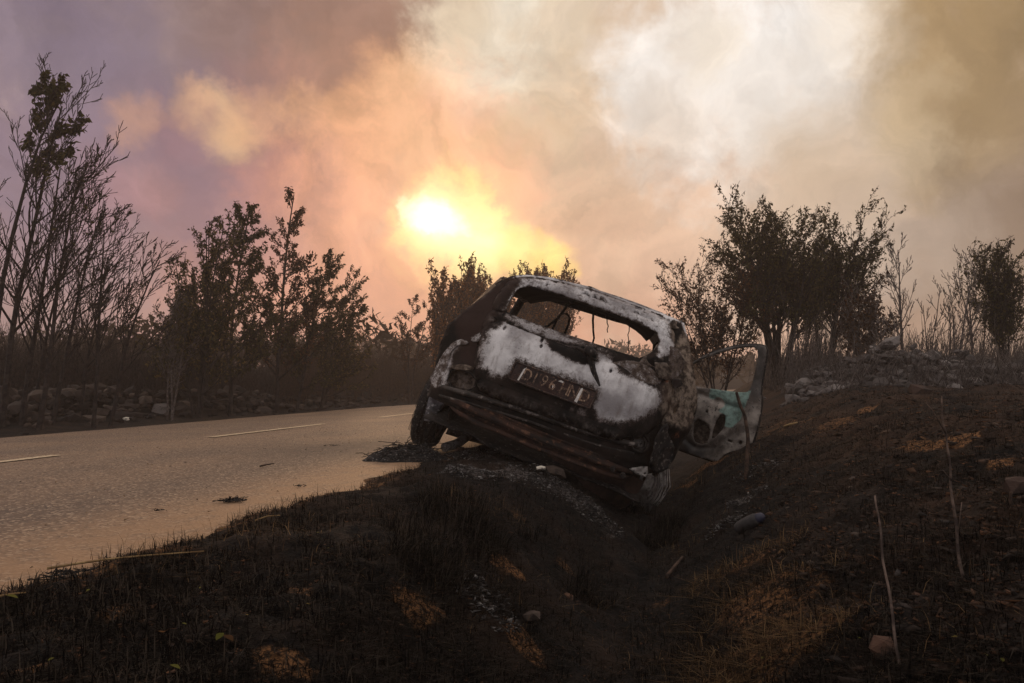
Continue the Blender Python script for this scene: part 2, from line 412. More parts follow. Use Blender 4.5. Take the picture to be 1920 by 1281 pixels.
def inside(P, poly):
    poly = np.asarray(poly); x, y = P[:, 0], P[:, 1]; c = np.zeros(len(P), bool); n = len(poly)
    for i in range(n):
        x1, y1 = poly[i]; x2, y2 = poly[(i + 1) % n]
        if y1 == y2: continue
        k = ((y1 > y) != (y2 > y)) & (x < (x2 - x1) * (y - y1) / (y2 - y1) + x1); c ^= k
    return c
def dist(P, poly):
    poly = np.asarray(poly, float); d = np.full(len(P), 9.0)
    for i in range(len(poly)):
        a = poly[i]; e = poly[(i + 1) % len(poly)] - a; L = e @ e + 1e-12
        h = np.clip(((P - a) @ e) / L, 0, 1); d = np.minimum(d, np.linalg.norm(P - a - h[:, None] * e, axis=1))
    return d
def sdf(P, poly): return np.where(inside(P, poly), 1, -1) * dist(P, poly)   # positive inside

def smooth_poly(pts, n=2):                     # Chaikin corner cutting
    p = np.asarray(pts, float)
    for _ in range(n):
        q = np.roll(p, -1, 0); p = np.stack([.75 * p + .25 * q, .25 * p + .75 * q], 1).reshape(-1, 2)
    return p
def densify(pts, step):
    pts = np.asarray(pts, float); out = []
    for a, b_ in zip(pts, np.roll(pts, -1, 0)):
        n = max(1, int(round(np.linalg.norm(b_ - a) / step))); out += [a + (b_ - a) * i / n for i in range(n)]
    return np.array(out)
def panel2d(outline, holes, step):
    loops = [densify(outline, step)] + [densify(h, step) for h in holes]
    lo = loops[0].min(0); hi = loops[0].max(0)
    g = np.stack(np.meshgrid(np.arange(lo[0], hi[0], step), np.arange(lo[1], hi[1], step)), -1).reshape(-1, 2)
    g = g + _rg.uniform(-.2, .2, g.shape) * step
    k = inside(g, loops[0])
    for h in loops[1:]: k &= ~inside(g, h)
    for l_ in loops: k &= dist(g, l_) > .55 * step
    pts = [Vector(p) for l_ in loops for p in l_] + [Vector(p) for p in g[k]]
    ed = []; n = 0
    for l_ in loops:
        ed += [(n + i, n + (i + 1) % len(l_)) for i in range(len(l_))]; n += len(l_)
    r = delaunay_2d_cdt(pts, ed, [], 0, 1e-6)
    V = np.array([tuple(v) for v in r[0]]); T = np.array([f for f in r[2] if len(f) == 3])
    c = V[T].mean(1); k = inside(c, loops[0])
    for h in loops[1:]: k &= ~inside(c, h)
    T = T[k]
    A = V[T]; ar = (A[:, 1, 0] - A[:, 0, 0]) * (A[:, 2, 1] - A[:, 0, 1]) - (A[:, 1, 1] - A[:, 0, 1]) * (A[:, 2, 0] - A[:, 0, 0])
    T[ar < 0] = T[ar < 0][:, ::-1]
    return V, T
def panel(name, outline, holes, mapf, mat, parent, step=.02, thick=.008, attrs=None, off=0, crumple=0, cs=9.0, smooth=True):
    V, T = panel2d(outline, holes, step)
    P = mapf(V)
    if crumple:
        d = fbm(V[:, 0] * cs + 3, V[:, 1] * cs + 8, 4)[:, None] * crumple
        e = mapf(V + [[1e-3, 0]]) - P; f_ = mapf(V + [[0, 1e-3]]) - P
        nn = np.cross(e, f_); nn /= np.linalg.norm(nn, axis=1)[:, None] + 1e-9; P = P + nn * d
    at = {k: fn(V) for k, fn in (attrs or {}).items()}
    o = mesh_obj(name, P, T, mat, parent, at, smooth)
    if thick:
        m = o.modifiers.new('thickness', 'SOLIDIFY'); m.thickness = thick; m.offset = off
    return o

# materials
def shell_mat():
    m, t, b = new_mat('fire_scorched_paint'); oc = t.coords('Object')
    n1 = t.noise(oc, 5, 6, .62); n2 = t.noise(oc, 26, 6, .65); n3 = t.noise(oc, 120, 3, .6)
    mp = t.node('ShaderNodeMapping'); t.put(mp.inputs[0], oc); mp.inputs['Scale'].default_value = (34, 34, 5)
    n4 = t.noise(mp.outputs[0], 1.0, 5, .6); n5 = t.noise(oc, 3.2, 5, .6)
    sootc = t.mix(t.smooth(n1, .42, .66), lin((12, 11, 11)), lin((38, 30, 27)))
    sootc = t.mix(t.math('MULTIPLY', t.smooth(n2, .60, .74), .55), sootc, lin((88, 80, 76)))
    sootc = t.mix(t.math('MULTIPLY', t.attr('brown'), t.smooth(n2, .2, .6, .5, 1)), sootc, lin((48, 35, 32)))
    geo = t.node('ShaderNodeNewGeometry'); edge_glint = t.smooth(geo.outputs['Pointiness'], .545, .63)
    sootc = t.mix(t.math('MULTIPLY', edge_glint, t.smooth(n2, .4, .62, .0, .8)), sootc, lin((112, 103, 98)))  # pale crease edges, painted as if catching the light
    sootc = t.mix(t.math('MULTIPLY', t.smooth(n5, .5, .68), t.smooth(n4, .38, .66, .0, .6)), sootc, lin((54, 47, 44)))
    tanc = t.mix(t.smooth(n2, .35, .62), lin((70, 58, 50)), lin((142, 126, 112)))
    tanc = t.mix(t.math('MULTIPLY', t.smooth(n1, .5, .68), .8), tanc, lin((70, 52, 42)))
    whitec = t.mix(t.smooth(n5, .36, .64), lin((218, 214, 214)), lin((132, 126, 127)))
    whitec = t.mix(t.math('MULTIPLY', t.smooth(n4, .50, .72), .5), whitec, lin((108, 94, 88)))
    whitec = t.mix(t.math('MULTIPLY', t.smooth(n2, .60, .74), .55), whitec, lin((120, 104, 98)))
    ta = t.smooth(t.math('ADD', t.attr('tan'), t.math('MULTIPLY', t.math('SUBTRACT', n2, .5), .9)), .15, .95)
    c = t.mix(ta, sootc, tanc)
    wa = t.smooth(t.math('ADD', t.attr('white'), t.math('ADD', t.math('MULTIPLY', t.math('SUBTRACT', n2, .5), .95), t.math('ADD', t.math('MULTIPLY', t.math('SUBTRACT', n4, .5), .5), t.math('MULTIPLY', t.math('SUBTRACT', n3, .5), .5)))), .20, .92)
    c = t.mix(t.smooth(wa, .0, .45), c, lin((74, 62, 58))); c = t.mix(t.smooth(wa, .22, 1.0), c, whitec)
    ra = t.smooth(t.math('ADD', t.attr('rust'), t.math('MULTIPLY', t.math('SUBTRACT', n2, .5), 1.2)), .4, .75)
    c = t.mix(ra, c, t.mix(n3, lin((92, 50, 36)), lin((150, 92, 62))))
    spk = t.voronoi(oc, 60, out='Distance')
    spots = t.math('MULTIPLY', t.math('LESS_THAN', spk, .16), t.smooth(t.noise(oc, 7, 3), .52, .62))
    c = t.mix(t.math('MULTIPLY', spots, .85), c, lin((34, 26, 24)))
    t.put(b.inputs['Base Color'], c)
    t.put(b.inputs['Roughness'], t.mix(wa, (.62, .62, .62), (.42, .42, .42)))
    t.put(b.inputs['Specular IOR Level'], t.mix(wa, (.07, .07, .07), (.35, .35, .35)))
    bump(t, b, t.math('ADD', t.math('MULTIPLY', n2, .6), t.math('MULTIPLY', n3, .4)), .35, .012)
    return m
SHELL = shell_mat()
def simple_mat(name, c1, c2, scale=12, rough=.8, c3=None, metal=0, bumpd=.01, lo=.36, hi=.64):
    m, t, b = new_mat(name); oc = t.coords('Object'); n = t.noise(oc, scale, 6, .65)
    c = t.mix(t.smooth(n, lo, hi), lin(c1), lin(c2))
    if c3: c = t.mix(t.smooth(t.noise(oc, scale * 3.1, 4, .6), .56, .68), c, lin(c3))
    t.put(b.inputs['Base Color'], c); b.inputs['Roughness'].default_value = rough; b.inputs['Metallic'].default_value = metal
    b.inputs['Specular IOR Level'].default_value = .25
    if bumpd: bump(t, b, n, .5, bumpd)
    return m
RUST = simple_mat('rusty_steel', (28, 22, 20), (66, 44, 35), 9, .75, (104, 74, 58))
SOOT = simple_mat('sooty_steel', (17, 15, 15), (48, 40, 37), 14, .8, (92, 84, 80), lo=.42, hi=.7)
CHAR = simple_mat('charred_rubber', (14, 13, 13), (38, 34, 33), 22, .9, (104, 98, 96), bumpd=.02, lo=.4, hi=.7)
PALE = simple_mat('ash_grey_steel', (150, 144, 140), (84, 76, 72), 14, .6, (48, 42, 40))
BROWN = simple_mat('brown_scorched_steel', (50, 37, 33), (84, 62, 54), 8, .8)

Z0 = lambda P: np.zeros(len(P))
WHITE1 = [(-.483, 1.086), (-.492, .98), (-.487, .817), (-.45, .75), (-.372, .722), (-.30, .735), (-.27, .80), (-.265, .862), (.266, .857), (.261, .736), (.164, .701), (.24, .681), (.449, .712), (.574, .79), (.64, .90), (.624, .973), (.49, .997), (.36, 1.005), (.30, 1.06), (.14, 1.09), (-.028, 1.088), (-.247, 1.094)]
RIM = [(-.43, 1.345), (-.27, 1.395), (0, 1.422), (.42, 1.42), (.56, 1.41), (.62, 1.30), (.61, 1.2), (.53, 1.13), (.53, 1.26), (.49, 1.31), (.38, 1.33), (0, 1.335), (-.38, 1.322), (-.445, 1.27), (-.46, 1.12), (-.485, 1.12), (-.475, 1.27)]
TOPE = [(-.50, 1.33), (-.30, 1.395), (0, 1.425), (.62, 1.42), (.70, 1.30), (.66, 1.46), (0, 1.47), (-.45, 1.42)]  # highlight along the top edge, painted through the white mask
SMEAR = [(-.21, 1.052), (-.10, 1.035), (-.01, 1.035), (.10, 1.06), (.17, 1.07), (.215, 1.02), (.15, .968), (.02, .962), (-.09, .985)]
SOOT2 = [(.30, 1.06), (.36, 1.01), (.46, 1.02), (.56, 1.05), (.50, 1.10), (.36, 1.10)]
SOOTR = [(.544, 1.376), (.590, 1.395), (.665, 1.314), (.66, 1.265), (.590, 1.285)]
LWH = [(-.775, .60), (-.70, .69), (-.715, .77), (-.665, .845), (-.62, .835), (-.655, .76), (-.628, .68), (-.61, .56), (-.70, .50), (-.75, .52)]
LWH2 = [(-.60, .90), (-.54, .955), (-.52, .94), (-.58, .875)]
TANR = [(.605, .90), (.613, 1.048), (.722, 1.106), (.80, 1.14), (.89, 1.0), (.90, .849), (.84, .79), (.72, .80)]
TANC = [(.60, 1.22), (.66, 1.42), (.73, 1.36), (.81, 1.16), (.90, 1.0), (.80, 1.0), (.70, 1.14)]
BRL = [(-.80, 1.05), (-.62, 1.2), (-.50, 1.36), (-.42, 1.37), (-.49, 1.2), (-.50, 1.0), (-.50, .72), (-.60, .74), (-.66, .86)]
def f_white(P):
    w_ = np.maximum.reduce([sstep(-.075, .085, sdf(P, WHITE1)), .72 * sstep(-.012, .02, sdf(P, RIM)), .95 * sstep(-.012, .014, sdf(P, TOPE)),
                            .58 * sstep(-.03, .03, sdf(P, LWH)), .7 * sstep(-.01, .02, sdf(P, LWH2)), .25 * sstep(-.02, .02, sdf(P, TANR))])
    k = np.maximum.reduce([sstep(-.03, .03, sdf(P, SMEAR)), sstep(-.03, .02, sdf(P, SOOT2)), sstep(-.02, .015, sdf(P, SOOTR)) * .9])
    d = np.hypot(P[:, 0] + .47, P[:, 1] - 1.03); k = np.maximum(k, .55 * (1 - sstep(.02, .07, d)))
    k = np.maximum(k, .75 * np.exp(-((P[:, 1] - 1.052 - .012 * np.sin(P[:, 0] * 9)) / .010) ** 2) * (P[:, 0] < .1))
    d = np.hypot(P[:, 0] - .27, P[:, 1] - .705); k = np.maximum(k, .6 * (1 - sstep(.02, .07, d)))
    return w_ * (1 - k)
def f_tan(P): return np.maximum.reduce([.62 * sstep(-.03, .03, sdf(P, TANR)), .75 * sstep(-.03, .03, sdf(P, TANC)), .45 * sstep(-.03, .03, sdf(P, LWH)), .6 * sstep(-.02, .03, sdf(P, RIM))])
def f_brown(P): return sstep(-.04, .04, sdf(P, BRL))
def f_rust(P): return np.maximum(.5 * (1 - sstep(.02, .06, np.hypot(P[:, 0] - .80, P[:, 1] - .76))), .5 * (1 - sstep(.03, .12, np.hypot(P[:, 0] - .62, P[:, 1] - 1.08))))
REAR_AT = dict(white=f_white, tan=f_tan, brown=f_brown, rust=f_rust)

WIN = smooth_poly([(-.46, 1.095), (-.462, 1.194), (-.448, 1.29), (-.381, 1.328), (-.203, 1.335), (.017, 1.334), (.235, 1.331), (.417, 1.322), (.515, 1.310), (.530, 1.250), (.521, 1.18), (.46, 1.125), (.382, 1.105), (.21, 1.099), (-.035, 1.093), (-.251, 1.092)], 2)
REAR = [(-.735, .45), (-.729, .52), (-.752, .635), (-.777, .771), (-.781, .909), (-.713, 1.021), (-.631, 1.153), (-.558, 1.291), (-.504, 1.342), (-.427, 1.381), (-.275, 1.417), (-.025, 1.441), (.197, 1.44), (.418, 1.433), (.565, 1.429), (.640, 1.425), (.717, 1.298), (.797, 1.148), (.868, 1.01), (.89, .93), (.888, .82), (.86, .715), (.845, .60), (.80, .51), (.71, .475), (.60, .465), (.0, .45), (-.5, .46)]
LAMPL = smooth_poly([(-.648, .688), (-.465, .695), (-.458, .585), (-.640, .562)], 1)
LAMPR = smooth_poly([(.565, .683), (.642, .682), (.654, .607), (.568, .606)], 1)
CAV = smooth_poly([(-.712, .752), (-.611, .822), (-.573, .74), (-.653, .684)], 1)
APER = [(p[0] * 1.06, (p[1] - 1.21) * 1.10 + 1.21) for p in WIN]
rear_map = lambda P: np.c_[P[:, 0], ys(P[:, 0], P[:, 1]) + .02 + .012 * fbm(P[:, 0] * 6, P[:, 1] * 6, 3) - .06 * (.32 - np.abs(fbm(P[:, 0] * 6 + P[:, 1] * 2.5, P[:, 1] * 1.6 + 4, 2))) * sstep(.60, .70, P[:, 0]) * sstep(.55, .65, P[:, 1]) * (1 - sstep(1.15, 1.25, P[:, 1])) - .010 * np.exp(-((P[:, 1] - .535) / .012) ** 2) - .012 * np.exp(-((P[:, 1] - .600 - .02 * P[:, 0]) / .008) ** 2) - .02 * np.exp(-(dist(P, LAMPR) / .014) ** 2) - .015 * np.exp(-(dist(P, LAMPL) / .016) ** 2) - .03 * np.exp(-((P[:, 1] - .80) / .05) ** 2) * (P[:, 0] > .7), P[:, 1]]
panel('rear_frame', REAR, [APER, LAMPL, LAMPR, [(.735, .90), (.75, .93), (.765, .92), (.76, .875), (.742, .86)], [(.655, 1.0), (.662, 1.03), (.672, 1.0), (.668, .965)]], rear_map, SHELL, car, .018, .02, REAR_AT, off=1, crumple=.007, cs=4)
for pol, mt in ((LAMPL, SHELL), (LAMPR, PALE)):
    o = panel('lamp_socket', np.asarray(pol) + (np.asarray(pol) - np.mean(pol, 0)) * .05, [], lambda P: np.c_[P[:, 0], ys(P[:, 0], P[:, 1]) + .06 + .02 * fbm(P[:, 0] * 6, P[:, 1] * 6, 2), P[:, 1]], mt, car, .015, .006,
          dict(white=lambda P: Z0(P) + .34, tan=lambda P: Z0(P) + .5, brown=lambda P: Z0(P) + .6, rust=Z0))
    mb = MB(); q = np.asarray(pol); q = np.vstack([q, q[:1]])
    mb.tube(np.c_[q[:, 0], ys(q[:, 0], q[:, 1]) - .004, q[:, 1]], .006, 6, False)
    mb.build('socket_rim', SOOT, o, True)

TG = [(-.535, 1.02), (-.515, .90), (-.495, .78), (-.465, .69), (-.42, .64), (-.236, .625), (-.03, .622), (.24, .62), (.46, .635), (.60, .69), (.675, .80), (.70, .90), (.685, 1.0), (.63, 1.09), (.615, 1.2), (.60, 1.31), (.545, 1.385), (.42, 1.405), (.197, 1.412), (-.025, 1.411), (-.275, 1.392), (-.42, 1.358), (-.495, 1.31), (-.525, 1.2), (-.53, 1.1)]
def tg_map(P):
    x, z = P[:, 0], P[:, 1]
    bulge = .035 * np.exp(-((z - .84) / .16) ** 2) * np.clip(1 - (x / .62) ** 4, 0, 1)
    crease = .022 * sstep(1.06, 1.095, z) * (1 - sstep(1.10, 1.14, z)) + .02 * sstep(1.005, 1.03, z) * (1 - sstep(1.045, 1.09, z)) * (np.abs(x) < .5)
    lip = -.03 * np.exp(-((z - .645) / .02) ** 2)
    wd = np.exp(-(dist(P, WIN) / .016) ** 2) * .02
    edge = .03 * (1 - sstep(0, .025, dist(P, TG)))
    rimg = .014 * np.exp(-((z - (1.375 - .16 * np.maximum(0, np.abs(x) - .2) ** 2)) / .008) ** 2) * (z > 1.3)
    return np.c_[x, ys(x, z) - .012 - bulge + crease + lip + wd + edge + rimg + .010 * fbm(x * 5 + 2, z * 5, 4), z]
rimholes = [[(cx_ + rx * math.cos(a), cz_ + rz * math.sin(a)) for a in np.linspace(0, 2 * math.pi, 14, endpoint=False)] for cx_, cz_, rx, rz in ((-.012, 1.382, .016, .009), (.048, 1.386, .006, .006), (.095, 1.384, .010, .008), (.33, 1.376, .006, .006), (.44, 1.365, .006, .005), (-.27, 1.362, .006, .006))]
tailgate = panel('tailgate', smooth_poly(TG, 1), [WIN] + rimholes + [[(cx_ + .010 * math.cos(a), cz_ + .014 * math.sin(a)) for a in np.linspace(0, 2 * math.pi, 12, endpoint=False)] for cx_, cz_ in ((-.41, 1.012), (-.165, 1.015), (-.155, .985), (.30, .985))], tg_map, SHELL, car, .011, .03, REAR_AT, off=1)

# number plate with pressed characters
def plate_y(x, z): return float(ys(np.array([x]), np.array([z]))[0]) - .082
def prect(hx, hz, cx_=0, cz_=0, r=.014): return [(cx_ + sx * (hx - r) + r * math.cos(a), cz_ + sz * (hz - r) + r * math.sin(a)) for sx, sz, a0 in ((1, 1, 0), (-1, 1, 90), (-1, -1, 180), (1, -1, 270)) for a in np.radians(np.linspace(a0, a0 + 90, 5))]
pmap = lambda P: np.c_[P[:, 0] - .004 + .08 * (P[:, 1]), np.full(len(P), plate_y(0, .81)) + .16 * P[:, 1] + .008 * fbm(P[:, 0] * 9, P[:, 1] * 9, 3), P[:, 1] + .805 - .006 * P[:, 0]]
PLM = simple_mat('burnt_plate', (30, 19, 18), (60, 38, 32), 20, .45, (90, 66, 54))
plate = panel('number_plate', prect(.268, .060), [], pmap, PLM, car, .012, .006, off=-1)
mb = MB(); q = np.array(prect(.264, .056)); q = np.vstack([q, q[:1]]); mb.tube(pmap(q) - [0, .006, 0], .006, 6, False)
mb.build('plate_frame', simple_mat('charred_frame', (18, 14, 14), (66, 48, 42), 30, .5, (110, 84, 68)), plate, True)
CHM = simple_mat('pressed_character', (70, 50, 42), (150, 120, 98), 34, .4, (190, 166, 142), lo=.42, hi=.62)
WHM = simple_mat('unburnt_plate_white', (226, 222, 218), (190, 182, 176), 30, .5, None)
def text_mesh(txt, size):
    cu = bpy.data.curves.new('txt', 'FONT'); cu.body = txt; cu.size = size; cu.extrude = .003; cu.resolution_u = 3
    cu.align_x = 'CENTER'; cu.align_y = 'CENTER'
    ob = bpy.data.objects.new('txt', cu); COL.objects.link(ob)
    bpy.context.view_layer.update()
    me = bpy.data.meshes.new_from_object(ob.evaluated_get(bpy.context.evaluated_depsgraph_get()))
    V = np.array([v.co[:] for v in me.vertices]); Fc = [tuple(p.vertices) for p in me.polygons]
    bpy.data.objects.remove(ob); bpy.data.curves.remove(cu); bpy.data.meshes.remove(me)
    return V, Fc
for ch, cx_ in (('D', -.165), ('1', -.112), ('9', -.055), ('6', .0), ('H', .078), ('N', .135), ('D', .205)):
    V, Fc = text_mesh(ch, .104)
    V = V * [.82, 1, 1]
    P = pmap(np.c_[V[:, 0] + cx_, V[:, 1]]) + np.c_[np.zeros(len(V)), -.009 - V[:, 2], np.zeros(len(V))]
    mesh_obj('character', P, Fc, CHM, plate)
for foil in ([(.160, -.045), (.178, -.048), (.180, .03), (.176, .046), (.166, .04)], [(-.208, -.045), (-.198, -.045), (-.190, .02), (-.186, .046), (-.200, .03)], [(.0, .0), (.012, .008), (.02, -.008), (.008, -.018)], [(.022, .034), (.036, .046), (.058, .040), (.062, .030), (.044, .034)]):
    mb = MB(); P = pmap(np.array(foil)) - [0, .0115, 0]; mb.add(P, [tuple(range(len(foil)))]); mb.build('peeled_foil', WHM, plate)

# wiper
mb = MB(); k = [(.135, 1.068), (.165, 1.02), (.20, .965), (.27, .885), (.345, .803)]
mb.tube([(x, float(ys(np.array([x]), np.array([z]))[0]) - .075 + .02 * i / 4, z) for i, (x, z) in enumerate(k)], [.018, .020, .017, .012, .006], 7)
mb.tube([(.115, .06, 1.055), (.13, .03, 1.075), (.155, .03, 1.07), (.175, .05, 1.035)], [.024, .030, .028, .02], 8)
mb.tube([(.155, .03, 1.05), (.185, .03, 1.03), (.2, .035, 1.04)], [.012, .008, .004], 5)
mb.tube([(.03, .06, 1.06), (.06, .04, 1.065), (.12, .05, 1.055)], [.004, .012, .012], 5)
mb.build('wiper', SOOT, car, True)

# buckled left rear corner: pale fin, lamp flange, folded sheet
def fin(name, pts, off, at, cr=.02):
    return panel(name, smooth_poly(pts, 1), [], lambda P: np.c_[P[:, 0], ys(P[:, 0], P[:, 1]) - off - .025 * fbm(P[:, 0] * 9 + 4, P[:, 1] * 9, 3), P[:, 1]], SHELL, car, .012, .006,
                 dict(white=lambda P: Z0(P) + at[0], tan=lambda P: Z0(P) + at[1], brown=Z0, rust=Z0), crumple=cr, cs=10)
fin('body_fin', [(-.765, .53), (-.70, .51), (-.672, .60), (-.675, .70), (-.695, .77), (-.655, .83), (-.60, .85), (-.60, .87), (-.67, .865), (-.725, .80), (-.745, .70)], .012, (.50, .6))
fin('body_fin', [(-.60, .885), (-.545, .935), (-.51, .955), (-.505, .935), (-.56, .88)], .02, (.55, .5))
fin('body_fin', [(-.655, .69), (-.56, .735), (-.50, .735), (-.53, .705), (-.63, .672)], .02, (.30, .6))
# torn sheets on the right pillar
def torn(pts, off, at, cr=.05):
    return panel('torn_sheet', densify(smooth_poly(pts, 1), .03) + _rg.uniform(-.006, .006, (len(densify(smooth_poly(pts, 1), .03)), 2)), [],
                 lambda P: np.c_[P[:, 0], ys(P[:, 0], P[:, 1]) - off - .06 * (.3 - np.abs(fbm(P[:, 0] * 6 + 4 + P[:, 1] * 3, P[:, 1] * 3, 2))) - .02 * fbm(P[:, 0] * 7 + 4, P[:, 1] * 7, 3), P[:, 1]], SHELL, car, .012, .005,
                 dict(white=lambda P: Z0(P) + at[0], tan=lambda P: Z0(P) + at[1], brown=lambda P: Z0(P) + at[2], rust=Z0), crumple=cr, cs=6)
torn([(.27, 1.045), (.344, 1.09), (.43, 1.105), (.52, 1.11), (.60, 1.07), (.66, 1.03), (.594, 1.005), (.47, .99), (.38, 1.005)], .04, (.44, .6, .3), .03)
torn([(.435, 1.12), (.50, 1.19), (.528, 1.255), (.60, 1.265), (.675, 1.245), (.74, 1.156), (.68, 1.06), (.60, 1.055), (.50, 1.085)], .025, (.40, .5, .5), .03)
torn([(.53, 1.13), (.58, 1.16), (.65, 1.12), (.66, 1.06), (.60, 1.04)], .06, (.22, .4, .2), .03)
torn([(.655, 1.07), (.72, 1.10), (.76, 1.05), (.70, 1.02)], .05, (.0, .1, .2), .03)
torn([(.54, 1.375), (.57, 1.42), (.60, 1.43), (.60, 1.40), (.63, 1.39), (.59, 1.38)], .02, (.2, .5, .5), .03)
panel('torn_flange', smooth_poly([(.682, .768), (.73, .815), (.83, .68), (.85, .56), (.78, .49), (.70, .53), (.685, .62)], 1), [], lambda P: np.c_[P[:, 0], ys(P[:, 0], P[:, 1]) - .03, P[:, 1]], SOOT, car, .015, .006, crumple=.05, cs=10)
panel('metal_tab', [(.60, .478), (.66, .515), (.70, .53), (.715, .50), (.712, .468), (.66, .462)], [[(.69, .485), (.70, .495), (.706, .485), (.698, .476)]], lambda P: np.c_[P[:, 0], Z0(P) + .03, P[:, 1]], PALE, car, .012, .006, crumple=.01)

# ledge and bumper beam
mb = MB(); k = np.array([(-.66, .545), (-.56, .560), (-.472, .572), (-.28, .585), (-.06, .597), (.12, .598), (.29, .600), (.45, .612), (.60, .630)])
mb.tube(np.c_[k[:, 0], ys(k[:, 0], k[:, 1]) - .012, k[:, 1]], .017, 7); mb.tube(np.c_[k[:, 0], ys(k[:, 0], k[:, 1]) - .008, k[:, 1] - .055], .008, 6)
mb.build('tailgate_sill', simple_mat('sooty_sill', (22, 20, 19), (70, 62, 58), 8, .6, (128, 118, 112)), car, True)
xs = np.linspace(-.585, .64, 44)
zb = np.interp(xs, [-.585, -.53, -.34, .15, .58, .64], [.455, .428, .403, .392, .383, .43]); zt = np.interp(xs, [-.585, -.53, -.03, .594, .64], [.515, .540, .513, .505, .465])
prof = [(.03, 0), (-.045, .03), (-.05, .10), (-.05, .24), (-.018, .31), (-.018, .45), (-.062, .52), (-.065, .62), (-.062, .76), (-.028, .82), (-.03, .93), (-.015, .99), (.03, 1)]
V = []
for i, x in enumerate(xs):
    for dy, f_ in prof:
        V.append((x, .02 + dy + .10 * max(0, (abs(x) - .3) / .35) ** 2 + .008 * float(fbm(np.array([x * 7]), np.array([f_ * 2]), 3)[0]), zb[i] + f_ * (zt[i] - zb[i]) + .010 * float(fbm(np.array([x * 5 + 9]), np.array([f_]), 2)[0])))
m_ = len(prof); Fc = [(i * m_ + j, i * m_ + (j + 1) % m_, (i + 1) * m_ + (j + 1) % m_, (i + 1) * m_ + j) for i in range(len(xs) - 1) for j in range(m_)]
Fc += [tuple(range(m_)), tuple((len(xs) - 1) * m_ + j for j in range(m_))[::-1]]
beam = mesh_obj('bumper_beam', V, Fc, RUST, car, None, False)
for x, z in ((.505, .447), (.578, .432)):
    mb = MB(); mb.tube([(x, .02, z), (x, -.025, z)], [.017, .017], 10); mb.tube([(x, -.02, z), (x, -.034, z)], [.010, .009], 6)
    mb.build('bolt', SOOT, beam)

# side shells
LE = np.array([(.40, -.735), (.52, -.729), (.635, -.752), (.771, -.777), (.909, -.781), (1.021, -.713), (1.153, -.631), (1.291, -.558), (1.40, -.46)])
RE = np.array([(.40, .76), (.51, .80), (.60, .845), (.715, .86), (.82, .888), (.93, .89), (1.01, .868), (1.148, .797), (1.298, .717), (1.43, .638)])
WS = np.array([(.20, .76), (.50, .80), (.80, .815), (.95, .79), (1.1, .74), (1.3, .66), (1.42, .60)])
def side_map(sgn):
    E_ = LE if sgn < 0 else RE
    def f_(P):
        a, z = P[:, 0], P[:, 1]; xe = np.interp(z, E_[:, 0], E_[:, 1]); w_ = sgn * np.interp(z, WS[:, 0], WS[:, 1])
        ye = ys(xe, z) + .03; k = 1 - np.exp(-np.maximum(a, 0) / .30)
        front = .18 * sstep(2.5, 3.4, a) ** 1.5
        return np.c_[xe + (w_ - xe) * k - sgn * front, ye * (1 - .6 * sstep(0, 1.2, a)) + a, z]
    return f_
side_at = dict(white=lambda P: .12 + .25 * (P[:, 1] > 1.28), tan=lambda P: .35 + .2 * fbm(P[:, 0] * 2, P[:, 1] * 2, 3), brown=lambda P: Z0(P) + .6, rust=lambda P: .35 * (P[:, 1] < .5))
QUART = [(0, .46), (.16, .44), (.20, .52), (.29, .60), (.42, .635), (.56, .635), (.69, .58), (.78, .48), (.83, .36), (.85, .25), (1.16, .25), (1.17, .90), (1.18, 1.33), (.6, 1.335), (0, 1.30)]
QWIN = smooth_poly([(.22, .99), (.26, 1.10), (.36, 1.24), (1.00, 1.26), (1.02, .96)], 1)
FEND = [(2.32, .25), (2.50, .25), (2.53, .40), (2.62, .54), (2.76, .62), (2.92, .62), (3.06, .54), (3.14, .40), (3.20, .34), (3.42, .36), (3.44, .62), (3.30, .74), (2.75, .90), (2.45, .95), (2.32, .93)]
for sgn in (-1, 1):
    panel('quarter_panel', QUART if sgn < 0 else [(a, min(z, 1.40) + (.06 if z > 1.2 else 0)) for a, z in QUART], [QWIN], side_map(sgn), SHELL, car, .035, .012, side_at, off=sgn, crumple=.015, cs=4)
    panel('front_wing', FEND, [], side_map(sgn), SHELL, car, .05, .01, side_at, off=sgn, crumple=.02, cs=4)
    mb = MB(); mb.tube([(sgn * .735, .95, .27), (sgn * .735, 2.5, .27)], .06, 8); mb.build('sill', SOOT, car)
    mb = MB(); mb.tube([(sgn * .74, 2.62, .93), (sgn * .70, 2.50, 1.06), (sgn * .62, 2.22, 1.29), (sgn * .56, 1.95, 1.375), (sgn * .56, 1.3, 1.37)], [.045, .04, .035, .03, .03], 7); mb.build('windscreen_pillar', SOOT, car, True)
# closed left door
panel('door', [(1.20, .28), (2.28, .28), (2.30, .93), (2.05, 1.12), (1.80, 1.27), (1.55, 1.32), (1.21, 1.32), (1.20, .9)], [smooth_poly([(1.27, .96), (2.18, .96), (1.98, 1.11), (1.76, 1.23), (1.54, 1.27), (1.28, 1.27)], 1)], side_map(-1), SHELL, car, .04, .03, side_at, off=-1, crumple=.015, cs=4)

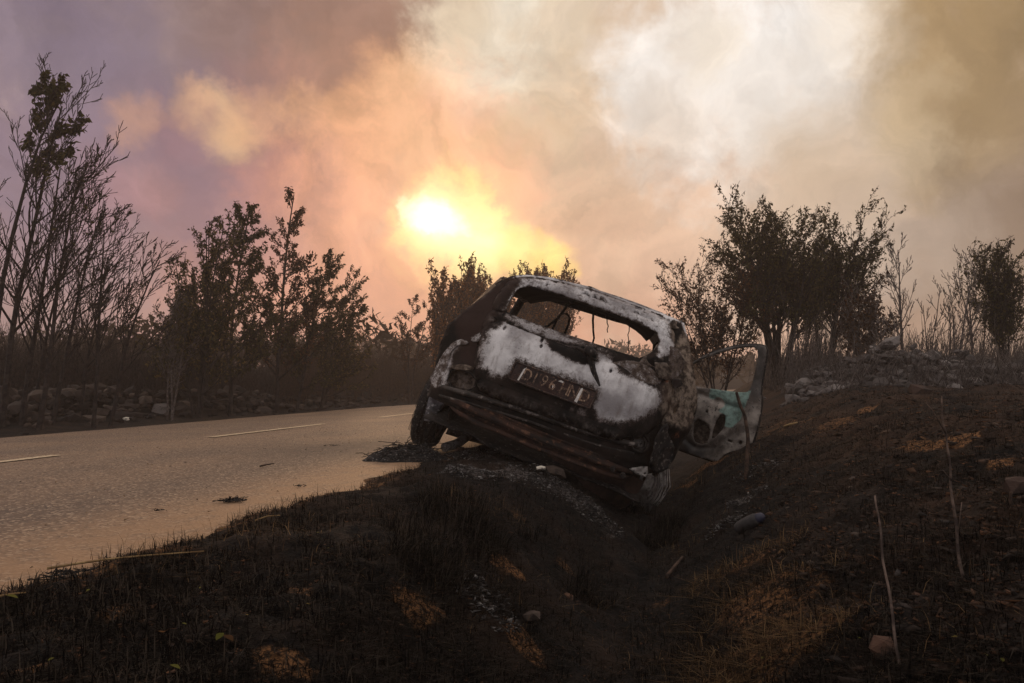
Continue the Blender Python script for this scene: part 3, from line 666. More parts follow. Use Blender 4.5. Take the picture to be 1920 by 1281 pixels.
# roof
ZRX = [-.60, -.558, -.504, -.427, -.275, -.025, .197, .418, .565, .64, .68]; ZRZ = [1.24, 1.291, 1.342, 1.381, 1.417, 1.441, 1.440, 1.433, 1.429, 1.42, 1.36]
def roof_map(P):
    x, y = P[:, 0], P[:, 1]; zr = np.interp(x, ZRX, ZRZ); zs_ = 1.395 - .16 * (x / .62) ** 2 * (np.abs(x) / .62) ** 1.5
    k = sstep(.3, 1.8, y); z = zr * (1 - k) + zs_ * k - .02 * sstep(1.6, 2.2, y) - .03 * sstep(0, -.6, x) * k
    yr = ys(x, zr) + .015; return np.c_[x, yr + y * (2.22 - yr) / 2.2, z + .012 * fbm(x * 3, y * 3, 3)]
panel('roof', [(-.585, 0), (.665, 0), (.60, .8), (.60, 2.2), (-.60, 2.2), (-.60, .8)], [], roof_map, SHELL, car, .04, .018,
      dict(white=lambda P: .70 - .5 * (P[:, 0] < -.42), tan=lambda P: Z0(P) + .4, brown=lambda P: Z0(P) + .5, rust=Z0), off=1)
LINER = simple_mat('charred_roof_lining', (16, 13, 13), (34, 27, 25), 10, .95)
panel('roof_lining', [(-.50, .06), (.56, .06), (.54, .8), (.54, 2.16), (-.54, 2.16), (-.54, .8)], [], lambda P: roof_map(P) - np.c_[Z0(P), Z0(P), Z0(P) + .032 + .010 * fbm(P[:, 0] * 5, P[:, 1] * 5, 3)], LINER, car, .06, .004)
mb = MB(); x_ = np.linspace(-.56, .56, 24)
mb.tube(np.c_[x_, np.full(24, 2.24), 1.315 + .035 * (x_ + .5) - .05 * np.maximum(0, np.abs(x_) - .42) * 6 * .12 + .008 * fbm(x_ * 9, x_ * 0 + 3, 2)], .032, 7); mb.build('windscreen_header', SOOT, car, True)

# floor, bonnet, front, dashboard
panel('floor', [(-.72, .10), (.74, .10), (.74, 2.6), (-.72, 2.6)], [], lambda P: np.c_[P[:, 0], P[:, 1], .30 + .05 * fbm(P[:, 0] * 4, P[:, 1] * 4, 3)], SOOT, car, .07, .01)
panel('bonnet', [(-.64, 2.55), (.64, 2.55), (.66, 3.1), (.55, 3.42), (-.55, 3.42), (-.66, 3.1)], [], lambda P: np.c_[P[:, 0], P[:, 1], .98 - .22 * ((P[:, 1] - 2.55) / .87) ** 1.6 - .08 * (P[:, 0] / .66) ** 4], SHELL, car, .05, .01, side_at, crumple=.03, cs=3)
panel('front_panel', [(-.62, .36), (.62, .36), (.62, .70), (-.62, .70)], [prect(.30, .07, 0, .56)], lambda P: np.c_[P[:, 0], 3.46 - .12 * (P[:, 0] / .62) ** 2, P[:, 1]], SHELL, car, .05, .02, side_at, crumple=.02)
panel('bulkhead', [(-.72, .30), (.72, .30), (.70, .92), (-.70, .92)], [], lambda P: np.c_[P[:, 0], 2.58 + Z0(P), P[:, 1]], SOOT, car, .08, .01)
mb = MB(); mb.tube([(-.70, 2.42, .80), (0, 2.36, .82), (.70, 2.42, .80)], .05, 8); mb.tube([(0, 2.36, .82), (0, 2.3, .35)], .04, 6)
mb.build('dashboard_beam', SOOT, car, True)
mb = MB(); th = np.linspace(0, 2 * math.pi, 25); mb.tube(np.c_[-.34 + .17 * np.cos(th), 2.12 + .06 * np.sin(th), .86 + .15 * np.sin(th)], .011, 6, False); mb.tube([(-.34, 2.12, .86), (-.34, 2.38, .80)], .02, 6)
mb.build('steering_wheel', SOOT, car, True)

# seats
for x0, hoop in ((-.34, True), (.36, False)):
    mb = MB()
    for dx in (-.20, .20): mb.tube([(x0 + dx, 1.85, .42), (x0 + dx, 1.70, .60), (x0 + dx * .9, 1.58, .96)], .014, 6)
    mb.tube([(x0 - .18, 1.58, .96), (x0, 1.56, 1.0 if hoop else .97), (x0 + .18, 1.58, .96)], .014, 6)
    for zz in (.6, .72, .84): mb.tube([(x0 - .19, 1.70 - (zz - .6) * .33, zz), (x0 + .19, 1.70 - (zz - .6) * .33, zz)], .006, 5)
    mb.tube([(x0 - .2, 1.8, .42), (x0 - .2, 2.2, .45), (x0 + .2, 2.2, .45), (x0 + .2, 1.8, .42)], .014, 6)
    sf = mb.build('seat_frame', SOOT, car, True)
    if hoop:
        mb = MB(); mb.tube([(-.245, 1.6, .97), (-.235, 1.6, 1.10), (-.225, 1.6, 1.19), (-.205, 1.6, 1.225), (-.165, 1.6, 1.235), (-.135, 1.6, 1.215), (-.125, 1.6, 1.16), (-.132, 1.6, 1.06), (-.125, 1.6, .98)], .011, 6); mb.build('headrest_hoop', SOOT, sf, True)
        mb = MB(); mb.tube([(-.17, 1.5, 1.33), (-.19, 1.52, 1.27), (-.22, 1.55, 1.18), (-.28, 1.58, 1.09), (-.36, 1.6, 1.04), (-.46, 1.6, 1.03)], [.012, .013, .012, .011, .012, .012], 6); mb.build('belt_guide', SOOT, car, True)
panel('rear_seat_back', [(-.50, .45), (.02, .45), (.025, 1.035), (-.10, 1.05), (-.50, 1.045)], [], lambda P: np.c_[P[:, 0], .95 - .2 * (P[:, 1] - .5) + Z0(P), P[:, 1]], BROWN, car, .05, .03, crumple=.02)
# hanging wires: plumb lines in the tilted cabin
DN = CR.T @ np.array([0, 0, -1.0])
for x, z, y, L, r_ in ((.045, 1.36, .62, .30, .009), (.145, 1.36, .75, .16, .005), (.30, 1.365, .80, .26, .004), (-.12, 1.37, .9, .05, .004)):
    k = np.linspace(0, 1, 9)[:, None]; P = np.array([x, y, z]) + DN * k * L + _rg.uniform(-.006, .006, (9, 3)) * (k > .05)
    mb = MB(); mb.tube(P, np.linspace(r_, r_ * .7, 9), 5); mb.build('wire', SOOT, car, True)

# wheels
def wheel(x, y, z, sgn, tyre, collapse=0):
    mb = MB(); th = np.linspace(0, 2 * math.pi, 33)[:-1]
    prof = [(-.065, .165), (-.07, .195), (-.055, .185), (-.03, .155), (.03, .155), (.055, .18), (.07, .19), (.066, .165), (.03, .14), (.02, .05), (.03, .03)]
    V = [(x + sgn * px, y + r * math.cos(a), z + r * math.sin(a)) for px, r in prof for a in th]; n = len(th)
    mb.add(V, [(i * n + j, i * n + (j + 1) % n, (i + 1) * n + (j + 1) % n, (i + 1) * n + j) for i in range(len(prof) - 1) for j in range(n)])
    wo = mb.build('wheel', PALE, car, True)
    if tyre:
        mb = MB(); th = np.linspace(0, 2 * math.pi, 65)[:-1]; n = len(th)
        prof = [(-.06, .195), (-.085, .225), (-.08, .262), (-.055, .282), (-.03, .285), (-.02, .275), (0, .287), (.02, .276), (.03, .286), (.055, .282), (.08, .26), (.085, .22), (.06, .195)]
        V = []
        for px, r in prof:
            for a in th:
                rr = r + .012 * float(fbm(np.array([a * 5]), np.array([px * 40]), 3)[0]); zz = z + rr * math.sin(a)
                V.append((x + sgn * px * 1.05 + .012 * float(fbm(np.array([a * 3 + 5]), np.array([px * 8]), 2)[0]), y + rr * math.cos(a), max(zz, .012 + .02 * float(vnoise(np.array([a * 7]), np.array([px * 30]))[0]))))
        mb.add(V, [(i * n + j, i * n + (j + 1) % n, (i + 1) * n + (j + 1) % n, (i + 1) * n + j) for i in range(len(prof) - 1) for j in range(n)])
        for _ in range(90):                    # loose cord wires of the burnt carcass
            a = _rg.uniform(-.6, 3.7); px = _rg.uniform(-.09, .09); L = _rg.uniform(.05, .16); d = _rg.uniform(-.5, .5)
            P = [(x + sgn * px + d * k * L * .4, y - (.28 + .02 * k) * abs(math.sin(a)) * .98 + .0, z + .285 * math.cos(a) - k * L * .9 * (1 if math.cos(a) > -.3 else .2)) for k in (0, .5, 1)]
            mb.tube(P, .0018, 3, False)
        mb.build('tyre', CHAR, wo, False)
wheel(-.775, .72, .285, -1, True); wheel(.79, .62, .30, 1, False); wheel(-.74, 2.95, .285, -1, False); wheel(.74, 2.95, .285, 1, False)
mb = MB()                                      # pale strips of the burnt tyre at the right wheel
for i in range(9):
    x0 = .80 + .010 * i; mb.tube([(x0 - .02, .30, .52), (x0 + .01 * (i % 3), .27, .42), (x0 + .008 * (i % 2), .28, .33), (x0 - .01, .30, .27)], [.003, .006, .007, .003], 4)
mb.build('tyre_cords', PALE, car, True)
# inner arch sheet over the left wheel, bright and dented
panel('arch_liner', [(-.745, .27), (-.69, .28), (-.66, .40), (-.60, .52), (-.64, .56), (-.735, .545), (-.785, .45)], [], lambda P: np.c_[P[:, 0], .34 + .5 * (P[:, 1] - .4) + Z0(P), P[:, 1]], simple_mat('blued_steel', (96, 92, 98), (44, 40, 42), 9, .45, (150, 146, 148)), car, .02, .006, crumple=.06, cs=8)
mb = MB(); mb.tube([(-.62, .72, .30), (.68, .72, .30)], .035, 8); mb.tube([(-.45, .72, .30), (-.42, 1.1, .33)], .03, 6); mb.tube([(.45, .72, .30), (.42, 1.1, .33)], .03, 6); mb.build('rear_axle', SOOT, car, True)
# spare wheel well, hanging
mb = MB(); th = np.linspace(0, 2 * math.pi, 41)[:-1]; n = len(th); prof = [(.30, .40), (.29, .30), (.26, .20), (.20, .155), (.02, .15)]
V = [(.44 + r * math.cos(a) * (1.05 if math.cos(a) > 0 else 1.2), .42 + r * .9 * math.sin(a), z + .015 * math.sin(a * 5)) for r, z in prof for a in th]
mb.add(V, [(i * n + j, (i + 1) * n + j, (i + 1) * n + (j + 1) % n, i * n + (j + 1) % n) for i in range(len(prof) - 1) for j in range(n)]); mb.build('spare_wheel_well', BROWN, car, True)
mb = MB(); mb.tube([(-.60, .58, .075), (-.545, .70, .10), (-.50, .95, .16), (-.30, 1.3, .25)], [.034, .036, .03, .025], 10); mb.build('exhaust_pipe', PALE, car, True)
panel('heat_shield', [(-.52, .30), (-.12, .40), (.0, .75), (-.35, .85), (-.50, .60)], [], lambda P: np.c_[P[:, 0], P[:, 1], .10 + .22 * (P[:, 0] + .5) + .02 * fbm(P[:, 0] * 9, P[:, 1] * 9, 3)], BROWN, car, .03, .005, crumple=.03)

for sgn in (-1, 1):
    panel('wheel_house', [(.22, .28), (.24, .50), (.36, .68), (.70, .72), (1.02, .60), (1.10, .28)], [], lambda P: np.c_[Z0(P) + sgn * .60, P[:, 0], P[:, 1]], SOOT, car, .05, .008, crumple=.03)
panel('underbody_sheet', [(-.70, .07), (-.42, .09), (-.05, .16), (.2, .22), (.2, .36), (-.70, .36)], [], lambda P: np.c_[P[:, 0], 1.05 + Z0(P) + .05 * fbm(P[:, 0] * 6, P[:, 1] * 6, 2), P[:, 1]], SOOT, car, .04, .006, crumple=.04)
# open front door on the right
DH = np.array([.80, 2.50]); DL = np.array([1.66, 2.12]); DU = (DL - DH) / np.linalg.norm(DL - DH); DNN = np.array([-DU[1], DU[0]])
def door_map(off): return lambda P: np.c_[DH[0] + DU[0] * P[:, 0] + DNN[0] * off, DH[1] + DU[1] * P[:, 0] + DNN[1] * off, P[:, 1]]
DOUT = smooth_poly([(0, .42), (0, 1.0), (.10, 1.06), (.188, 1.157), (.334, 1.324), (.493, 1.439), (.618, 1.501), (.72, 1.532), (.79, 1.535), (.815, 1.42), (.862, 1.148), (.905, 1.09), (.946, .862), (.955, .69), (.972, .50), (.96, .46), (.806, .45), (.614, .429), (.3, .41)], 1)
DWIN = smooth_poly([(.10, .985), (.12, 1.03), (.226, 1.185), (.344, 1.297), (.501, 1.415), (.626, 1.480), (.70, 1.500), (.735, 1.475), (.762, 1.34), (.785, 1.125), (.722, 1.09), (.491, 1.036), (.325, .998)], 1)
TEAL = [(.456, 1.05), (.60, 1.09), (.79, 1.13), (.79, .87), (.743, .77), (.69, .76), (.66, .86), (.60, .86), (.52, .92), (.46, .95)]
dm, t, b = new_mat('burnt_door_skin'); oc = t.coords('Object')
n1 = t.noise(oc, 7, 6, .62); n2 = t.noise(oc, 30, 5, .65)
c = t.mix(t.smooth(n1, .36, .64), lin((146, 136, 128)), lin((74, 66, 61)))
c = t.mix(t.smooth(n2, .55, .68), c, lin((34, 29, 28)))
c = t.mix(t.math('MULTIPLY', t.attr('soot_shade'), t.smooth(n1, .2, .6, .6, 1)), c, lin((28, 25, 25)))
ta = t.smooth(t.math('ADD', t.attr('teal'), t.math('MULTIPLY', t.math('SUBTRACT', n1, .5), .9)), .42, .6)
c = t.mix(ta, c, t.mix(t.smooth(n2, .4, .7), lin((116, 142, 134)), lin((76, 94, 89))))
t.put(b.inputs['Base Color'], c); b.inputs['Roughness'].default_value = .6; bump(t, b, n2, .3, .01)
dat = dict(teal=lambda P: sstep(-.03, .03, sdf(P, TEAL)) * (1 - .8 * (1 - sstep(.03, .09, np.hypot(P[:, 0] - .56, (P[:, 1] - .93))))),
           soot_shade=lambda P: np.maximum((1 - sstep(.43, .60, P[:, 1] - .06 * np.sin(P[:, 0] * 5))) * (P[:, 0] < .74), .92 * sstep(1.06, 1.14, P[:, 1]) * (sdf(P, TEAL) < .0)))
def inner_map(P):
    q = door_map(0)(P); bow = -.03 * np.exp(-((P[:, 1] - .72) / .16) ** 2) * sstep(.2, .45, P[:, 0]) * (1 - sstep(.68, .82, P[:, 0])) + .02 * fbm(P[:, 0] * 8, P[:, 1] * 8, 3)
    rib = .025 * np.exp(-(sdf(P, [(.30, .55), (.35, .95), (.74, .95), (.78, .75), (.68, .56), (.50, .49)]) / .02) ** 2)
    return q + np.c_[DNN[0] * (bow + rib), DNN[1] * (bow + rib), Z0(P)]
HOLE1 = smooth_poly([(.412, .745), (.553, .735), (.603, .651), (.587, .529), (.464, .529)], 1); HOLE2 = smooth_poly([(.604, .838), (.662, .87), (.695, .762), (.645, .627), (.612, .62)], 1)
HOLE3 = prect(.014, .014, .86, .68, .005); HOLE4 = prect(.022, .010, .77, .66, .004); HOLE5 = prect(.012, .012, .50, .83, .006)
door = panel('door', DOUT, [DWIN, HOLE1, HOLE2, HOLE3, HOLE4, HOLE5], inner_map, dm, car, .014, .012, dat, off=-1)
door['label'] = 'open front door with a teal patch and two dark holes in its bare inner skin'
panel('outer_skin', [(p[0], p[1]) for p in smooth_poly([(0, .42), (0, .98), (.30, 1.0), (.49, 1.035), (.72, 1.09), (.80, 1.115), (.895, 1.085), (.936, .862), (.945, .69), (.96, .50), (.95, .46), (.806, .45), (.614, .429), (.3, .41)], 1)], [],
      lambda P: door_map(0)(P) + np.c_[DNN[0] * (.05 + .04 * np.sin(np.clip((P[:, 1] - .42) / .65, 0, 1) * 3.14)), DNN[1] * (.05 + .04 * np.sin(np.clip((P[:, 1] - .42) / .65, 0, 1) * 3.14)), Z0(P)], SHELL, door, .03, .006, side_at)
mb = MB(); q = DOUT[(DOUT[:, 1] > .40) & (DOUT[:, 0] > .05)]
mb.tube(door_map(.03)(densify(np.vstack([q])[:-1], .05)[:-4]), .014, 6, True); mb.build('door_rim', SOOT, door, True)

# ------------------------------------------------------------------ trees
def bark_mat(name, c1, c2):
    m, t, b = new_mat(name); oc = t.coords('Object'); n = t.noise(oc, 18, 5, .65)
    t.put(b.inputs['Base Color'], t.mix(t.smooth(n, .38, .64), lin(c1), lin(c2))); b.inputs['Roughness'].default_value = .9
    b.inputs['Specular IOR Level'].default_value = .15; bump(t, b, n, .5, .01); return m
BARK = bark_mat('charred_bark', (30, 26, 26), (58, 50, 48)); BARKG = bark_mat('ashen_bark', (66, 58, 56), (108, 98, 94))
def leaf_mat(name, c1, c2, c3):
    m = bpy.data.materials.new(name); m.use_nodes = True; m.node_tree.nodes.clear(); t = NT(m.node_tree)
    out = t.node('ShaderNodeOutputMaterial'); d = t.node('ShaderNodeBsdfDiffuse'); tr = t.node('ShaderNodeBsdfTranslucent'); mx = t.node('ShaderNodeMixShader')
    a = t.attr('tint'); c = t.ramp(a, [(0, lin(c1)), (.55, lin(c2)), (1, lin(c3))])
    t.put(d.inputs[0], c); t.put(tr.inputs[0], c); mx.inputs[0].default_value = .48
    t.l.new(d.outputs[0], mx.inputs[1]); t.l.new(tr.outputs[0], mx.inputs[2]); t.l.new(mx.outputs[0], out.inputs[0]); return m
LEAF_G = leaf_mat('scorched_green_leaf', (44, 38, 28), (62, 60, 36), (92, 82, 50))
LEAF_B = leaf_mat('scorched_brown_leaf', (40, 28, 24), (70, 50, 36), (104, 74, 50))
LEAF_O = leaf_mat('singed_olive_leaf', (48, 46, 32), (76, 70, 44), (118, 98, 64))

def rot_about(v, ax, a):
    return v * math.cos(a) + np.cross(ax, v) * math.sin(a) + ax * (ax @ v) * (1 - math.cos(a))
def nrmz(v): return v / (np.linalg.norm(v) + 1e-9)

class Tree:
    def __init__(s, seed): s.r = np.random.RandomState(seed); s.mb = MB(); s.leaf = []; s.tips = []
    def branch(s, p, d, L, rad, lvl, o):
        n = 7 if lvl == 0 else (5 if lvl == 1 else 4)
        P = [p]; dd = nrmz(d); rr = s.r
        for i in range(n):
            k = (i + 1) / n
            dd = nrmz(dd + rr.normal(0, o['jit'] * (.6 if lvl == 0 else 1), 3) + np.array([o['wind'] * (.25 + k) * (.35 if lvl == 0 else 1.0), 0, o['up'] * (1 if lvl else .2)]) * .16)
            P.append(P[-1] + dd * L / n)
        P = np.array(P); s.mb.tube(P, np.maximum(np.linspace(rad, rad * (.22 if lvl == 0 else .3), n + 1), o['rmin']), 6 if lvl == 0 else (4 if lvl == 1 else 3), False)
        if lvl >= o['leaf_lvl'] and o['leaves'] > 0: s.put_leaves(P, L, o)
        if lvl < o['levels']:
            nb = o['nb'][lvl]; nb = int(nb * rr.uniform(.8, 1.2))
            for i in range(nb):
                k = o['bs'][lvl] + (1 - o['bs'][lvl]) * (i + rr.rand()) / nb; k = min(k, .985)
                f_ = k * n; j = int(f_); q = P[j] + (P[j + 1] - P[j]) * (f_ - j); T = nrmz(P[j + 1] - P[j])
                ax = nrmz(np.cross(T, rr.normal(size=3))); ang = R(rr.uniform(*o['ang'][lvl]))
                cl = L * o['lr'][lvl] * (1 - o['tap'][lvl] * k) * rr.uniform(.7, 1.15)
                s.branch(q, rot_about(T, ax, ang), cl, max(rad * (1 - .75 * k) * .55, o['rmin']), lvl + 1, o)
    def put_leaves(s, P, L, o):
        rr = s.r; n = rr.poisson(o['leaves'] * L * rr.uniform(.5, 1.3))
        for _ in range(n):
            k = rr.uniform(.1, 1) * (len(P) - 1); j = min(int(k), len(P) - 2); q = P[j] + (P[j + 1] - P[j]) * (k - j)
            if q[2] < o['leaf_z']: 
                if rr.rand() > .12: continue
            s.leaf.append((q + rr.normal(0, .012, 3), nrmz(rr.normal(0, .75, 3) + np.array([o['wind'] * .8, 0, -.55])), o['ls'] * rr.uniform(.6, 1.3), rr.rand()))
    def finish(s, name, loc, label, group, bark, leafm, cat='tree', h=None):
        if h:
            zs = np.concatenate([v[:, 2] for v in s.mb.V] + ([np.array([l_[0][2] for l_ in s.leaf])] if s.leaf else []))
            k = h / np.sort(zs)[-max(1, len(zs) // 800)]; s.mb.V = [v * k for v in s.mb.V]; s.leaf = [(l_[0] * k, l_[1], l_[2], l_[3]) for l_ in s.leaf]
        root = empty(name, loc, label, cat, group)
        s.mb.build('trunk', bark, root)
        if s.leaf:
            Q = np.array([l_[0] for l_ in s.leaf]); D_ = np.array([l_[1] for l_ in s.leaf]); Ls = np.array([l_[2] for l_ in s.leaf]); ti = np.array([l_[3] for l_ in s.leaf])
            n = len(Q); U = np.cross(D_, s.r.normal(size=(n, 3))); U /= np.linalg.norm(U, axis=1)[:, None] + 1e-9
            N_ = np.cross(D_, U); w_ = (Ls * s.r.uniform(.42, .62, n))[:, None]; L = Ls[:, None]
            V = np.stack([Q, Q + D_ * L * .45 + U * w_ * .5 + N_ * L * .10, Q + D_ * L + N_ * L * s.r.uniform(-.25, .1, (n, 1)), Q + D_ * L * .45 - U * w_ * .5 + N_ * L * .10], 1).reshape(-1, 3)
            b_ = np.arange(n)[:, None] * 4
            mesh_obj('crown', V, np.concatenate([b_ + [[0, 1, 2]], b_ + [[0, 2, 3]]]), leafm, root, {'tint': np.repeat(ti, 4)})
        return root

def base_at(px, D):
    x = (px - CX) / F * D; return np.array([x, D, H(x, D)])
def top_h(py, D, z): return (670 - py) / F * D + CZ - z

BARE = dict(jit=.06, wind=.42, up=.75, rmin=.0048, levels=3, nb=(17, 8, 5), bs=(.26, .18, .2), ang=((28, 52), (22, 45), (20, 45)), lr=(.52, .46, .45), tap=(.62, .5, .4), leaves=0, leaf_lvl=2, leaf_z=0, ls=.06)
LEAFY = dict(BARE, wind=.3, up=.5, nb=(32, 10, 4), bs=(.14, .12, .15), ang=((35, 65), (25, 50), (20, 50)), lr=(.42, .46, .5), tap=(.80, .5, .4), leaves=44, leaf_lvl=2, ls=.064, rmin=.004)
BUSHY = dict(BARE, wind=.08, up=.55, nb=(13, 9, 5), bs=(.22, .2, .15), ang=((25, 58), (25, 55), (20, 55)), lr=(.55, .5, .5), tap=(.45, .4, .3), leaves=30, leaf_lvl=2, ls=.06, rmin=.0035)
GREYB = dict(BARE, wind=.0, up=.8, nb=(15, 8, 4), bs=(.22, .2, .2), ang=((22, 48), (20, 45), (20, 45)), lr=(.42, .45, .45), rmin=.004)

def grow(name, seed, px, py_top, D, o, label, group, lean=0, stems=1, spread=0., rad=None, bark=None, leafm=None, leaf_from=.3, cat='tree', top=None):
    if px < 1100:                               # keep clear of the road
        while st((px - CX) / F * D, D)[1] > -7.95 and D < 36: D += .1
    p = base_at(px, D); h = top_h(py_top, D, p[2]); T = Tree(seed)
    o = dict(o); o['leaf_z'] = leaf_from * h; rad = rad or .0085 * h + .008
    for i in range(stems):
        a = T.r.uniform(0, 6.28) if stems > 1 else 0
        d = np.array([lean + spread * math.cos(a), spread * math.sin(a) * .8, 1.0]); hh = h * (1 if i == 0 else T.r.uniform(.72, .98))
        T.branch(np.array([.05 * math.cos(a) * (stems > 1), .05 * math.sin(a) * (stems > 1), -.08]), d, hh * 1.03 * math.sqrt(1 + (lean * .5) ** 2) , rad * (1 if stems == 1 else .72), 0, o)
    return T.finish(name, tuple(p), label, group, bark or BARK, leafm or LEAF_G, cat, h)

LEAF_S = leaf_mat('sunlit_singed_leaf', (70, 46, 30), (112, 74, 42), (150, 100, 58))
GL = 'saplings along the left stone wall'
grow('bare_tree', 1, 4, 95, 9.6, dict(BARE, leaves=0, wind=.5), 'thin bare sapling at the left photo edge, beside the tall trunk with a leafy top', GL, .04)
T = Tree(101); o = dict(LEAFY, leaf_z=0, wind=.9, ls=.085, leaves=60, nb=(9, 6, 3), bs=(.3, .2, .2), up=.4); pb = base_at(-20, 9.3); hT = top_h(120, 9.3, pb[2])
o['leaf_z'] = hT * .74; T.branch(np.array([0, 0, -.05]), np.array([-.10, 0, 1.0]), hT, .04, 0, dict(o, bs=(.66, .2, .2), nb=(11, 6, 3))); T.finish('windblown_tree', tuple(pb), 'tall trunk cut by the left photo edge, dark leafy top streaming right', GL, BARK, LEAF_G, 'tree', hT)
grow('bare_tree', 2, 40, 235, 9.9, BARE, 'bare charred sapling second from the left photo edge, thin trunk forking halfway', GL, .12)
grow('bare_tree', 3, 72, 262, 9.2, dict(BARE, leaves=1.2), 'tall bare sapling with a few last leaves left of the small bare pair', GL, .10)
grow('bare_tree', 4, 100, 330, 10.4, BARE, 'slender bare sapling just right of the tallest bare one on the left', GL, .14)
grow('bare_tree', 5, 176, 378, 9.8, dict(BARE, leaves=.8), 'straight bare sapling, left one of the pair nearest the white stone', GL, .05)
grow('bare_tree', 6, 206, 436, 9.5, dict(BARE, wind=1.0, leaves=.8), 'bare sapling leaning right, right one of the pair nearest the white stone', GL, .20)
grow('thin_sapling', 7, 62, 430, 10.8, dict(GREYB, wind=.6), 'thin burnt sapling low between the tall bare saplings at the left edge', GL, .1)
grow('thin_sapling', 8, 150, 470, 11.2, dict(GREYB, wind=.6), 'thin burnt sapling standing just left of the straight bare one', GL, .1)
grow('thin_sapling', 9, 318, 520, 11.8, dict(GREYB, wind=.4, leaves=4), 'pale thin stemmed sapling left of the leafy windblown trees', GL, .04, stems=3, spread=.08, bark=BARKG)
GM = 'leafy trees beyond the road'
grow('leafy_tree', 11, 372, 385, 12.6, dict(LEAFY, leaves=20, wind=.15, nb=(20, 8, 4)), 'sparse many stemmed tree, leftmost of the leafy group beyond the road', GM, -.03, stems=5, spread=.13, leafm=LEAF_O, leaf_from=.14)
grow('leafy_tree', 12, 432, 378, 11.2, dict(LEAFY, wind=.3), 'dark leafy tree with a forked trunk left of the narrow pointed one', GM, .02, leaf_from=.15)
grow('leafy_tree', 13, 521, 345, 12.0, dict(LEAFY, lr=(.36, .46, .5), nb=(36, 9, 4), tap=(.88, .5, .4), wind=.25), 'tallest narrow pointed leafy tree beyond the road, dark against the pink glow', GM, .0, leaf_from=.15, leafm=LEAF_B)
grow('leafy_tree', 14, 556, 470, 12.6, dict(LEAFY, wind=.6), 'leafy tree bent to the right, just right of the narrow pointed one', GM, .12, leaf_from=.15)
grow('leafy_tree', 15, 598, 500, 13.4, dict(LEAFY, wind=.9, leaves=22), 'rightmost of the leafy windblown trees, ending in bare twigs towards the sun', GM, .16, stems=2, spread=.1, leafm=LEAF_O, leaf_from=.15)
grow('leafy_tree', 16, 340, 480, 14.0, dict(LEAFY, leaves=16, wind=.2), 'small thin leaved tree half hidden at the left foot of the leafy group', GM, .0, stems=3, spread=.12, leafm=LEAF_O)
grow('pointed_bush', 17, 768, 552, 20, dict(BUSHY, leaves=30, lr=(.34, .5, .5), tap=(.75, .4, .3)), 'small pointed bush alone against the glow between trees and car', 'bushes behind the car', 0, stems=2, spread=.06, leafm=LEAF_B, leaf_from=.15)
GC = 'bushes behind the car'
for sd_, px, py, D, lab, st_, sp_ in ((21, 846, 478, 12.5, 'tall upright bush touching the left top corner of the car', 4, .08), (22, 884, 492, 12.0, 'leafy bush rising behind the left rear pillar of the car', 4, .10),
        (23, 930, 486, 13, 'dense leafy bush directly behind the left end of the car roof', 4, .1), (24, 985, 490, 13.6, 'leafy bush with paired tips behind the middle of the car roof', 4, .1), (25, 1045, 494, 14.2, 'rightmost bush over the car roof, also seen through the rear window', 4, .14),
        (27, 865, 520, 12.8, 'low leafy bush between the two bushes at the left rear pillar', 4, .14), (28, 905, 505, 13.4, 'leafy bush with a flat top behind the left end of the roof', 4, .14), (29, 958, 500, 12.6, 'leafy bush just right of the dense one behind the car roof', 4, .14), (30, 1018, 505, 13.0, 'small bush behind the middle right of the car roof', 4, .14),
        (26, 812, 560, 15.0, 'single thin leafy shoot left of the car against the glow', 1, .0)):
    grow('tall_bush', sd_, px, py, D, dict(BUSHY, wind=.12, up=.85, nb=(14, 8, 4), lr=(.34, .45, .5), ang=((12, 32), (15, 40), (20, 45)), ls=.10, rmin=.007, leaves=11), lab, GC, .0, stems=st_ + 2 * (st_ > 1), spread=sp_ * 1.5, leafm=LEAF_S, leaf_from=.1)
GR = 'trees on the right bank'
grow('broad_tree', 31, 1462, 352, 12.4, dict(BUSHY, leaves=24, ls=.052, bs=(.33, .2, .15)), 'broad round leafed tree, tallest on the right bank, standing behind the open car door', GR, -.05, stems=8, spread=.28, rad=.085, leaf_from=.3)
grow('broad_tree', 32, 1545, 372, 13.0, dict(BUSHY, leaves=17, ls=.052, bs=(.38, .2, .15)), 'dark leafy tree with a ragged pointed top, right neighbour of the tallest right bank tree', GR, .0, stems=5, spread=.16, rad=.075, leaf_from=.3, leafm=LEAF_G)
grow('small_tree', 33, 1345, 468, 12.2, dict(BUSHY, leaves=13, ls=.05), 'lower sparse tree above the open car door, left of the tallest right bank tree', GR, -.05, stems=5, spread=.2, leafm=LEAF_B, leaf_from=.2)
grow('small_tree', 34, 1500, 430, 14.5, dict(BUSHY, leaves=12, ls=.052, bs=(.4, .2, .15)), 'leafy tree filling the gap behind the two large right bank trees', GR, .0, stems=5, spread=.18, leaf_from=.4)
grow('small_tree', 39, 1620, 520, 12.0, dict(BUSHY, leaves=10), 'thinly leaved grey shrub at the right foot of the large right bank trees', GR, .0, stems=5, spread=.16, leafm=LEAF_B, leaf_from=.15, bark=BARKG)
grow('bare_tree', 35, 1696, 436, 11.8, GREYB, 'bare grey tree with an even oval crown of twigs right of the leafy trees', GR, .0, bark=BARKG)
grow('thin_sapling', 36, 1740, 520, 11.6, dict(GREYB, nb=(8, 5, 3)), 'bare grey sapling between the oval bare tree and the forked stems', GR, .02, stems=2, spread=.1, bark=BARKG)
grow('thin_sapling', 37, 1782, 470, 11.2, dict(GREYB, nb=(8, 5, 3)), 'group of bare forked grey stems growing from the rubble pile', GR, .0, stems=5, spread=.2, bark=BARKG)
